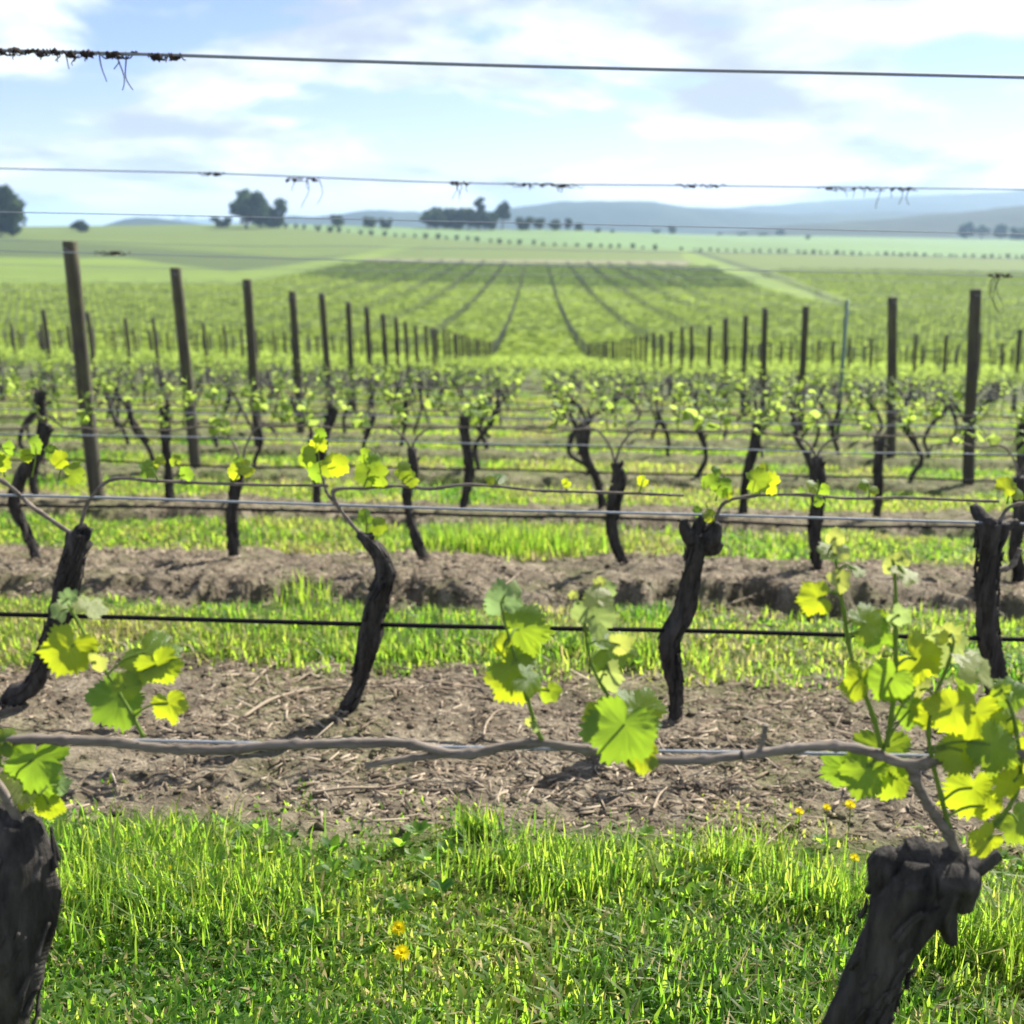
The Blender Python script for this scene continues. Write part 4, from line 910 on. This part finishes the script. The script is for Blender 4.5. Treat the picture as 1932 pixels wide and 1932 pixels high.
# ------------------------------------------------------------------ posts
def post_mesh(seed, rad=0.055):
    g = Geo(); n = 9; z = np.linspace(-0.25, 2.04, n); p = np.stack([0 * z + 0.006 * np.sin(z * 2 + seed), 0 * z, z], 1)
    p = np.concatenate([p, [[p[-1, 0], 0, 2.052]]]); r = np.concatenate([np.linspace(rad * 1.06, rad * 0.97, n), [rad * 0.86]])
    g.tube(p, r, 16, 0.035, seed, 0.4, True, ridge=0.02); return g.mesh('timber', M['post'])
POSTS = [post_mesh(s * 3.3) for s in range(5)]
g = Geo(); g.tube(np.array([(-0.02, -0.056, 0.012), (0, -0.064, 0), (0.02, -0.056, -0.012)]), [0.003] * 3, 5)
STAPLE = g.mesh('staple', M['wire'])
EXPL = {(0, 3): (183, 930, 130, 455), (0, 4): (368, 876, 332, 505), (0, 5): (489, 838, 465, 527), (0, 6): (567, 808, 552, 550), (1, 4): (1828, 905, 1840, 545), (1, 5): (1680, 858, 1685, 560)}
rgp = np.random.default_rng(55)
side_cnt = {}
for j in range(-8, 9):
    X = -3.395 + 7.735 * j
    cnt = 0
    for k in range(3, 37):
        y = row_y(k); x = X + rgp.normal(0, 0.03)
        p0 = px_of(x, y, T1(x, y) + 1.0)
        if not (-20 < p0 < 1952): continue
        if j == 1 and k == 6:                                               # one steel post stands in for timber
            gs = Geo(); gs.tube(np.array([(0, 0, -0.2), (0, 0, 2.0)]), [0.02, 0.02], 6)
            for ang in (0.3, 2.4, 4.5): gs.tube(np.array([(0, 0, -0.2), (0, 0, 2.0)]) + np.array([math.cos(ang), math.sin(ang), 0]) * 0.022, [0.009, 0.009], 4)
            o = obj('steel_post', gs.mesh('steel_post', M['steel']), None, (x, y, G1(x, y))); tag(o, 'slim green steel post among the timber posts right of centre', 'post'); continue
        cnt += 1
        e = empty('trellis_post', (x, y, G1(x, y) if y < 40 else T1(x, y)))
        lean = -0.028 + rgp.normal(0, 0.006); e.rotation_euler = (rgp.normal(0, 0.008), lean, 0); hs = rgp.uniform(0.97, 1.03)
        if (j, k) in EXPL:
            a, b_, c_, d_ = EXPL[(j, k)]; w0, w1 = P(a, b_, y), P(c_, d_, y); zb = G1(w0.x, y)
            e.location = (w0.x, y, zb); e.rotation_euler = (0, math.atan2(w1.x - w0.x, w1.z - zb), 0); hs = (w1.z - zb) / 2.05
        e.scale = (1, 1, hs)
        if j in (0, 1): lb = 'round weathered timber post, %s in the line marching away on the %s of the middle' % (nth(cnt), 'left' if j == 0 else 'right')
        else: lb = 'distant timber post, %s in the %s post line out from the middle on the %s' % (nth(cnt), nth(-j + 1 if j < 0 else j), 'left' if j < 0 else 'right')
        tag(e, lb, 'post', 'timber trellis posts')
        obj('timber', POSTS[int(rgp.integers(5))], e)
        if y < 20:
            for zz in (0.74, 1.99): obj('staple', STAPLE, e, (0, 0, zz))

# ------------------------------------------------------------------ wires and drip tubes
def wire(name, Y, pts, rad, mat, label, cat, group, sides=6, wob=0.0, seed=0):
    p, r = catmull(pts, [rad] * len(pts), 60)
    if wob: p[:, 2] += wob * fbm(p[:, 0] * 0.8, seed, 0, 2)
    g = Geo(); g.tube(p, r, sides); o = obj(name, g.mesh(name, M[mat])); tag(o, label, cat, group); return o
def gpts(Y, h, hw): return [(x, Y, T1(x, Y) + h) for x in np.linspace(-hw, hw, 7)]
wire('trellis_wire', ROW0, [tuple(P(x, y, ROW0 + 0.012)) for x, y in [(-60, 1392), (300, 1398), (700, 1407), (1100, 1414), (1300, 1418), (1500, 1421), (1750, 1426), (2000, 1432)]], 0.0022, 'wire', 'thin fruiting wire under the long foreground cane', 'wire', 'trellis wires')
TOP1 = [(-40, 94), (300, 103), (600, 113), (966, 124), (1300, 132), (1600, 138), (1980, 147)]
MID1 = [(-40, 399), (500, 410), (1000, 421), (1500, 432), (1980, 443)]
FRU1 = [(-40, 933), (200, 939), (450, 947), (700, 955), (966, 963), (1200, 968), (1500, 976), (1980, 990)]
DRI1 = [(-40, 1158), (200, 1164), (450, 1171), (700, 1178), (950, 1184), (1300, 1190), (1600, 1198), (1980, 1208)]
TOP2 = [(-40, 317), (400, 327), (870, 345), (1300, 350), (1980, 358)]
MID2 = [(-40, 472), (200, 478), (1000, 500), (1980, 522)]
for nm, Y, L, rad, mat, lb, cat in [
    ('trellis_wire', ROW1, TOP1, 0.0052, 'wire', 'highest wire across the sky, top wire of the second row', 'wire'),
    ('trellis_wire', ROW1, MID1, 0.0014, 'wire', 'faint wire just above the skyline, middle wire of the second row', 'wire'),
    ('trellis_wire', ROW1, FRU1, 0.0042, 'wire', 'pale grey fruiting wire of the second row', 'wire'),
    ('drip_tube', ROW1, DRI1, 0.0085, 'drip', 'thick black drip tube of the second row, nearest of the tubes', 'drip tube'),
    ('trellis_wire', R2, TOP2, 0.0038, 'wire', 'top wire of the third row, hung with dry tendrils across the sky', 'wire'),
    ('trellis_wire', R2, MID2, 0.0026, 'wire', 'middle wire of the third row crossing the far fields', 'wire')]:
    wire(nm, Y, [tuple(P(x, y, Y)) for x, y in L], rad, mat, lb, cat, 'trellis wires' if cat == 'wire' else 'drip tubes')
for k in range(2, 15):
    y = row_y(k); hw = 0.55 * y
    wire('drip_tube', y, gpts(y, 0.335, hw), 0.0085, 'drip', 'black drip tube low on the %s row' % ORD[k], 'drip tube', 'drip tubes', 5, 0.02, k)
    wire('trellis_wire', y, gpts(y, 0.745, hw), 0.0036, 'wire', 'fruiting wire carrying the canes of the %s row' % ORD[k], 'wire', 'trellis wires', 5, 0.01, k)
    if k > 2:
        wire('trellis_wire', y, gpts(y, 2.0, hw), 0.0022, 'wire', 'top wire along the post tops of the %s row' % ORD[k], 'wire', 'trellis wires', 5, 0.01, k)

# ------------------------------------------------------------------ dry tendrils left on the wires
def tendril(px, py, Y, w, hang, label, seed):
    rg = np.random.default_rng(seed); c = P(px, py, Y); K = Y * 1.0 / FOC; g = Geo()
    for i in range(4):
        x0 = rg.uniform(-w / 2, w / 2) * K; th = np.linspace(0, rg.uniform(4, 13), 22); L = rg.uniform(0.3, 0.8) * w * K
        p = np.stack([x0 + np.linspace(-L / 2, L / 2, 22), 0.010 * np.cos(th), 0.010 * np.sin(th)], 1); g.tube(p, np.full(22, 0.0020), 4, a=rg.uniform(0, 1))
    for i in range(4):
        x0 = rg.uniform(-w / 2, w / 2) * K; L = hang * K * rg.uniform(0.3, 1.0); z = np.linspace(0, 1, 12)
        p = np.stack([x0 + 0.25 * L * np.sin(z * 3 + seed + i) * z, 0.01 * np.sin(z * 5), -L * z], 1); g.tube(p, np.linspace(0.0024, 0.0014, 12), 4, a=0.3)
    for i in range(3):
        x0 = rg.uniform(-w / 2, w / 2) * K; p = np.stack([x0 + np.linspace(-0.012, 0.012, 6), np.zeros(6), rg.normal(0, 0.004, 6)], 1); g.tube(p, [0.003, 0.006, 0.008, 0.008, 0.005, 0.002], 6, 0.3, seed, a=0.2)
    o = obj('dry_tendril', g.mesh('dry_tendril', M['tendril']), None, c); tag(o, label, 'tendril', 'dry tendrils left on the wires')
Y1, Y2 = ROW1 - 0.008, R2 - 0.008
tendril(25, 98, Y1, 60, 14, 'dry tendril wound on the highest wire at the left edge', 1)
tendril(85, 99, Y1, 50, 20, 'dry tendril on the highest wire, second from the left edge', 2)
tendril(150, 102, Y1, 50, 26, 'dry tendril on the highest wire just left of the dangling clump', 3)
tendril(208, 104, Y1, 60, 62, 'dark clump of dry tendril dangling lowest from the highest wire', 4)
tendril(318, 107, Y1, 50, 16, 'dry tendril farthest along the highest wire toward the middle', 5)
tendril(400, 328, Y2, 30, 8, 'speck of dry tendril above the tall broad skyline tree', 6)
tendril(572, 339, Y2, 60, 50, 'wispy dry tendril on the lower sky wire right of the tall tree', 7)
tendril(868, 346, Y2, 30, 40, 'dark knot of tendril above the central grove', 8)
tendril(1015, 349, Y2, 70, 10, 'flat dry tendril on the lower sky wire just right of centre', 9)
tendril(1068, 351, Y2, 40, 12, 'small dry tendril right beside the flat one near centre', 10)
tendril(1320, 351, Y2, 70, 8, 'pair of dry tendril scraps above the blue hills', 11)
tendril(1598, 356, Y2, 80, 16, 'long dry tendril on the lower sky wire toward the right', 12)
tendril(1680, 357, Y2, 70, 40, 'last dry tendril on the lower sky wire toward the right edge', 13)
tendril(200, 478, Y2, 70, 6, 'dry tendril beside the top of the tallest left post', 14)
tendril(1885, 520, Y2, 60, 70, 'dry tendril clump hanging beside the tallest right post', 15)

# ------------------------------------------------------------------ grass
def blades(x, y, h, w, tint, rg, bend=0.6):
    n = len(x); z = G(x, y) - 0.004
    a = rg.uniform(0, 2 * np.pi, n); d = np.stack([np.cos(a), np.sin(a)], 1); s = np.stack([-d[:, 1], d[:, 0]], 1)
    bd = np.abs(rg.normal(0, bend, n)) + 0.08
    base = np.stack([x, y, z], 1); V = np.zeros((n, 5, 3))
    sw = (s * w[:, None] * 0.5)
    V[:, 0, :2] = base[:, :2] - sw; V[:, 1, :2] = base[:, :2] + sw; V[:, 0, 2] = V[:, 1, 2] = z
    mid = base[:, :2] + d * (h * bd * 0.28)[:, None]
    V[:, 2, :2] = mid - sw * 0.8; V[:, 3, :2] = mid + sw * 0.8; V[:, 2, 2] = V[:, 3, 2] = z + h * 0.55
    V[:, 4, :2] = base[:, :2] + d * (h * bd)[:, None]; V[:, 4, 2] = z + h * np.clip(1.05 - 0.35 * bd, 0.3, 1.0)
    i = np.arange(n)[:, None] * 5
    F = np.concatenate([i + np.array([0, 1, 3]), i + np.array([0, 3, 2]), i + np.array([2, 3, 4])])
    return V.reshape(-1, 3), F, np.repeat(tint, 5)
def scatter_grass():
    rg = np.random.default_rng(9); parts = []
    def strip(y0, y1, hw, n, hmin, hmax, w, thr=0.35):
        x = rg.uniform(-hw, hw, n); y = rg.uniform(y0, y1, n); s = soil_mask(x, y + rg.normal(0, 0.12, n) + 0.22 * fbm(x * 3.3, y * 3.3, 6.0, 3))
        clump = fbm(x * 2.3, y * 2.3, 7.0, 3); keep = rg.uniform(0, 1, n) < np.clip((1 - s) ** 1.6 * np.maximum(0.62 + 0.95 * clump, 0.30) + 0.015, 0, 1)
        x, y, s, clump = x[keep], y[keep], s[keep], clump[keep]; m = len(x)
        tall = np.clip(0.5 + 0.6 * fbm(x * 1.1 + 5, y * 1.1, 1.0, 3), 0, 1)
        h = (hmin + (hmax - hmin) * tall) * rg.uniform(0.45, 1.25, m) * (1 - 0.55 * s)
        t = np.clip(np.where(y < 3, 0.47, 0.52) + 0.36 * fbm(x * 1.6, y * 1.6, 4.0, 3) + rg.normal(0, 0.19, m) + 0.28 * s, 0, 1)
        t = np.where(rg.uniform(0, 1, m) < 0.09, rg.uniform(0.86, 1, m), t)
        parts.append(blades(x, y, h, w * rg.uniform(0.5, 1.7, m), t, rg, 0.85))
    strip(1.3, 2.2, 1.5, 64000, 0.022, 0.085, 0.0072)
    strip(2.2, 2.85, 1.9, 36000, 0.020, 0.075, 0.0064)
    for k in range(1, 14):
        yc = ROW1 + (k - 1) * PITCHR + 1.05; hw = 0.56 * (yc + 0.5)
        n = int(np.interp(k, [1, 2, 3, 5, 13], [52000, 48000, 44000, 32000, 16000])); w = 0.0045 * (1 + 0.16 * yc)
        strip(yc - 0.66, yc + 0.60, hw, n, 0.03, 0.075 + 0.002 * yc, w)
    for px, py, n, h, r in [(250, 1700, 800, 0.13, 0.15), (380, 1720, 600, 0.12, 0.14), (300, 1620, 400, 0.11, 0.13), (1010, 1640, 300, 0.13, 0.10), (1090, 1680, 300, 0.12, 0.10), (890, 1035, 900, 0.17, 0.2), (1000, 1040, 1100, 0.2, 0.25),
                            (580, 1140, 90, 0.2, 0.06), (1200, 1245, 500, 0.12, 0.12), (905, 1575, 160, 0.09, 0.03), (1560, 1720, 500, 0.13, 0.09), (1400, 1640, 400, 0.11, 0.09), (740, 1245, 400, 0.12, 0.1), (1860, 1820, 600, 0.16, 0.1)]:
        c = near_hit(px, py); x = rg.normal(c.x, r, n); y = rg.normal(c.y, r * 0.6, n)
        parts.append(blades(x, y, h * rg.uniform(0.5, 1.15, n), np.full(n, 0.0040 * (1 + 0.12 * c.y)), np.clip(rg.normal(0.42, 0.18, n), 0, 1), rg, 0.55))
    off = 0; Vs, Fs, Ts = [], [], []
    for v, f, t in parts: Vs.append(v); Fs.append(f + off); Ts.append(t); off += len(v)
    o = obj('grass', mesh_np('grass', np.concatenate(Vs), np.concatenate(Fs), {'tint': np.concatenate(Ts)}, False, [M['grass']]))
    tag(o, 'sunlit green grass in the lanes between the vine rows', 'grass', kind='stuff')
scatter_grass()
def scatter_weeds():                                                        # small broad leaves among the blades
    rg = np.random.default_rng(19)
    def centres(n, x0, x1, y0, y1, thr):
        x = rg.uniform(x0, x1, n); y = rg.uniform(y0, y1, n); k = (fbm(x * 2.2, y * 2.2, 9.0, 3) > thr) & (soil_mask(x, y) < 0.5); return x[k], y[k]
    cs = [centres(800, -1.6, 1.6, 1.3, 2.6, -0.1), centres(500, -3, 3, 4.0, 4.9, 0.05), centres(500, -4, 4, 6.4, 7.3, 0.05)]
    cx, cy = np.concatenate([c[0] for c in cs]), np.concatenate([c[1] for c in cs]); m = len(cx); per = 8
    a = (np.arange(per)[None] * 0.785 + rg.uniform(0, 6.28, m)[:, None] + rg.normal(0, 0.2, (m, per))).ravel(); size = np.repeat(rg.uniform(0.016, 0.036, m), per) * rg.uniform(0.6, 1.2, m * per)
    x = np.repeat(cx, per) - np.sin(a) * 0.004; y = np.repeat(cy, per) + np.cos(a) * 0.004; n = len(x); z = G(x, y) + np.repeat(rg.uniform(0.004, 0.035, m), per)
    tm = np.array([(0, 0, 0), (0.30, 0.32, 0.05), (0.26, 0.72, 0.06), (0, 1.0, -0.06), (-0.26, 0.72, 0.06), (-0.30, 0.32, 0.05), (0, 0.55, 0)])
    tf = np.array([(0, 1, 6), (1, 2, 6), (2, 3, 6), (3, 4, 6), (4, 5, 6), (5, 0, 6)])
    V = np.zeros((n, 7, 3)); til = rg.normal(0.55, 0.25, n); s = size
    lx, ly, lz = tm[:, 0][None] * s[:, None], tm[:, 1][None] * s[:, None], tm[:, 2][None] * s[:, None]
    ly2 = ly * np.cos(til)[:, None] - lz * np.sin(til)[:, None]; lz2 = ly * np.sin(til)[:, None] + lz * np.cos(til)[:, None]
    V[:, :, 0] = x[:, None] + lx * np.cos(a)[:, None] - ly2 * np.sin(a)[:, None]; V[:, :, 1] = y[:, None] + lx * np.sin(a)[:, None] + ly2 * np.cos(a)[:, None]; V[:, :, 2] = z[:, None] + lz2
    F = (np.arange(n)[:, None, None] * 7 + tf[None]).reshape(-1, 3)
    o = obj('weeds', mesh_np('weeds', V.reshape(-1, 3), F, {'tint': np.repeat(np.clip(np.repeat(rg.normal(0.30, 0.16, m), per) + rg.normal(0, 0.06, n), 0, 0.65), 7)}, True, [M['grass']]))
    tag(o, 'small broad-leaved weeds mixed through the grass', 'weeds', kind='stuff')
scatter_weeds()

# ------------------------------------------------------------------ litter on the bare strips
def scatter_litter():
    rg = np.random.default_rng(29); g = Geo()
    V, F, A, cnt = [], [], [], 0
    for k in range(0, 7):
        yc = ROW1 + k * PITCHR; n = int([19000, 13000, 8000, 4500, 3000, 2200, 1800][k]); hw = 0.56 * (yc + 0.7)
        x = rg.uniform(-hw, hw, n); y = rg.uniform(yc - 1.05, yc + 0.68, n); kp = rg.uniform(0, 1, n) < soil_mask(x, y) * np.clip(0.52 + 1.0 * fbm(x * 2, y * 2, 3.3, 3), 0.08, 1)
        x, y = x[kp], y[kp]; n = len(x); a = rg.normal(0, 0.9, n); L = rg.gamma(1.5, 0.013, n) * (1 + 0.06 * yc); w = rg.uniform(0.0012, 0.0034, n) * (1 + 0.12 * yc); rise = rg.normal(0, 0.22, n)
        d = np.stack([np.cos(a) * np.cos(rise), np.sin(a) * np.cos(rise), np.sin(rise)], 1); s = np.stack([-np.sin(a), np.cos(a), np.zeros(n)], 1) * w[:, None]; u = np.array([0, 0, 1.0])[None] * w[:, None] * 1.3
        c = np.stack([x, y, G(x, y) + 0.004 + np.abs(np.sin(rise)) * L * 0.5], 1); e0, e1 = c - d * L[:, None] * 0.5, c + d * L[:, None] * 0.5
        V.append(np.stack([e0 - s, e0 + s, e0 + u, e1 - s * 0.7, e1 + s * 0.7, e1 + u * 0.7], 1).reshape(-1, 3)); i = np.arange(n)[:, None] * 6 + cnt; cnt += 6 * n
        F.append(np.concatenate([i + np.array(q) for q in [(0, 2, 5), (0, 5, 3), (2, 1, 4), (2, 4, 5), (3, 5, 4), (0, 1, 2)]])); A.append(np.repeat(np.clip(rg.normal(0.50, 0.30, n), 0, 1), 6))
    o = obj('dry_litter', mesh_np('dry_litter', np.concatenate(V), np.concatenate(F), {'tint': np.concatenate(A)}, False, [M['twig']]))
    tag(o, 'dry straw and twig litter scattered over the bare strips', 'litter', kind='stuff')
    # clods
    import bmesh
    bm = bmesh.new(); bmesh.ops.create_icosphere(bm, subdivisions=1, radius=1.0); bm.verts.ensure_lookup_table()
    iv = np.array([tuple(v.co) for v in bm.verts]); bi = np.array([[v.index for v in f.verts] for f in bm.faces]); bm.free()
    n = 6500; kk = rg.choice(5, n, p=[0.40, 0.30, 0.16, 0.08, 0.06]); yc = ROW1 + kk * PITCHR; x = rg.uniform(-1, 1, n) * 0.56 * (yc + 0.7)
    y = yc + np.where((kk > 0) & (rg.uniform(0, 1, n) < 0.6), rg.normal(-0.62, 0.12, n), rg.uniform(-1.0, 0.6, n)); kp = soil_mask(x, y) > 0.6; x, y, yc = x[kp], y[kp], yc[kp]; n = len(x)
    s = rg.gamma(1.6, 0.0032, n) * (1 + 0.14 * yc) * np.where(yc < 4, 0.8, 0.75); s = np.minimum(s, 0.016)
    v = iv[None] * (s[:, None] * rg.uniform(0.25, 1.6, (n, len(iv))))[:, :, None] * np.array([1.2, 1, 0.7]) + np.stack([x, y, G(x, y) + s * 0.25], 1)[:, None, :]
    f = (np.arange(n)[:, None, None] * len(iv) + bi[None]).reshape(-1, 3)
    o = obj('soil_clods', mesh_np('soil_clods', v.reshape(-1, 3), f, {'soil': np.ones(n * len(iv)), 'far': np.zeros(n * len(iv)), 'field': np.zeros((n * len(iv), 3))}, False, [M['ground']]))
    tag(o, 'crumbled soil clods along the ploughed edge of each row', 'clods', kind='stuff')
scatter_litter()
for i, (pts, r, lb) in enumerate([
    ([(458, 1360), (520, 1326), (600, 1304), (700, 1304), (770, 1300), (860, 1309)], 0.006, 'longest pale pruned cane on the soil at the foot of the bent vine'),
    ([(790, 1288), (880, 1302), (960, 1312), (1010, 1316)], 0.005, 'pruned cane on the soil left of the middle shoots'),
    ([(700, 1252), (760, 1268), (830, 1280), (870, 1282)], 0.004, 'thin pruned cane right of the bent vine'),
    ([(912, 1396), (922, 1368), (948, 1346), (985, 1350)], 0.004, 'hooked twig on the soil just behind the middle of the cane'),
    ([(845, 1200), (862, 1225), (900, 1250)], 0.004, 'short dark twig at the grass edge left of the middle'),
    ([(560, 1290), (600, 1270), (640, 1256)], 0.004, 'twig on the soil left of the bent vine'),
    ([(1300, 1165), (1360, 1150), (1420, 1128)], 0.006, 'cane lying in front of the third row at right'),
    ([(590, 1505), (650, 1497), (730, 1492), (800, 1480)], 0.005, 'cane lying on the foreground soil left of the middle'),
    ([(1232, 1535), (1246, 1510), (1258, 1492)], 0.004, 'short pale twig on the foreground soil right of the middle'),
    ([(905, 1632), (950, 1610), (1005, 1582)], 0.004, 'pale twig leaning out of the grass edge near the middle'),
    ([(1540, 1250), (1620, 1258), (1720, 1262)], 0.005, 'cane lying behind the right foreground shoots'),
    ([(470, 1300), (520, 1260), (560, 1240)], 0.004, 'thin twig among the litter at left'),
    ([(930, 1130), (960, 1105), (985, 1080)], 0.006, 'stick poking from the ploughed edge near the middle'),
    ([(1390, 1640), (1450, 1600), (1490, 1560)], 0.003, 'thin straw at the grass edge right of the middle')]):
    w = [near_hit(a, b_) for a, b_ in pts]; base = w[0].copy()
    p, rr = catmull([tuple(q - base + Vector((0, 0, 0.010 + 0.006 * (j % 2)))) for j, q in enumerate(w)], np.linspace(r, r * 0.6, len(w)), 6 * len(w)); g = Geo(); g.tube(p, rr * (1 + 0.25 * (np.arange(len(rr)) % 6 == 0)), 7, 0.15, i, a=0.75 if i != 4 else 0.1)
    tag(obj('pruned_cane', g.mesh('pruned_cane', M['twig']), None, base), lb, 'twig', 'pruned canes lying on the soil')

# ------------------------------------------------------------------ dandelions
def dandelion_meshes():
    g = Geo(); rg = np.random.default_rng(4)
    for ring, (n, L, el) in enumerate([(20, 1.0, 0.15), (16, 0.8, 0.45), (12, 0.55, 0.8), (7, 0.3, 1.2)]):
        for i in range(n):
            a = 6.283 * i / n + ring * 0.2 + rg.normal(0, 0.05); d = np.array([math.cos(a) * math.cos(el), math.sin(a) * math.cos(el), math.sin(el)]); s = np.array([-math.sin(a), math.cos(a), 0]) * 0.11
            o = np.array([0, 0, 0.04 * ring]); g.add(np.array([o - s * 0.5, o + s * 0.5, o + d * L * 0.8 + s, o + d * L, o + d * L * 0.8 - s]), [(0, 1, 2), (0, 2, 4), (4, 2, 3)])
    st = Geo(); p, r = catmull([(0, 0, -6.1), (0.15, 0.1, -3), (0, 0, 0)], [0.10, 0.09, 0.12], 8); st.tube(p, r, 7, a=0.3); st.tube(np.array([(0, 0, -0.35), (0, 0, -0.1), (0, 0, 0.06)]), [0.12, 0.34, 0.30], 10, a=0.2)
    return g.mesh('petals', M['petal'], False), st.mesh('stem', M['stem'])
PETAL, DSTEM = dandelion_meshes()
for px, py, sz, tilt, lb in [(752, 1752, 0.017, 0.7, 'upper of two yellow dandelions in the foreground grass'), (758, 1801, 0.018, 0.55, 'lower of two yellow dandelions in the foreground grass'),
                             (1508, 1533, 0.013, 0.4, 'small yellow flower at the soil edge left of the right trunk'), (1604, 1520, 0.016, 0.4, 'yellow flower just under the right-hand vine leaves'), (1560, 1524, 0.012, 0.5, 'yellow flower between the two at the right soil edge'),
                             (1612, 1620, 0.013, 0.5, 'yellow flower in the grass beside the right trunk head'), (318, 1640, 0.009, 0.5, 'tiny yellow flower in the tall left grass')]:
    hg = sz * 6.0; b = near_hit(px, py, hg); e = empty('dandelion', (b.x, b.y, b.z + hg)); e.scale = (sz,) * 3; tag(e, lb, 'flower', 'yellow flowers in the grass')
    o = obj('petals', PETAL, e); o.rotation_euler = (tilt, 0, 0); obj('stem', DSTEM, e)

# ------------------------------------------------------------------ air
hz = Mat('haze_air'); hz.n.remove(hz.bsdf)
pv = hz.node('ShaderNodeVolumePrincipled'); pv.inputs['Color'].default_value = (0.50, 0.74, 1.0, 1); pv.inputs['Density'].default_value = 0.00013; pv.inputs['Anisotropy'].default_value = 0.2
hz.l.new(pv.outputs[0], hz.out.inputs['Volume'])
zmin, zmax = 0.0, 10.0
for o in COL.objects:
    if o.type == 'MESH' and o.name.split('.')[0] in ('ground', 'hills'):
        n = len(o.data.vertices); a = np.zeros(n * 3, np.float32); o.data.vertices.foreach_get('co', a); zmin = min(zmin, a[2::3].min()); zmax = max(zmax, a[2::3].max())
x0, x1, y0, y1, z0, z1 = -10500, 10500, -60, 12500, zmin - 1.5, zmax + 15
hv = [(x, y, z) for z in (z0, z1) for y in (y0, y1) for x in (x0, x1)]
hf = [(0, 2, 3, 1), (4, 5, 7, 6), (0, 1, 5, 4), (2, 6, 7, 3), (0, 4, 6, 2), (1, 3, 7, 5)]
o = obj('haze', mesh_np('haze', hv, hf, None, False, [hz.m])); tag(o, 'thin pale air haze over the whole valley', 'haze', kind='stuff')
print('vines', VINES, 'last row', LAST, 'tris', sum(len(o.data.polygons) for o in COL.objects if o.type == 'MESH'))
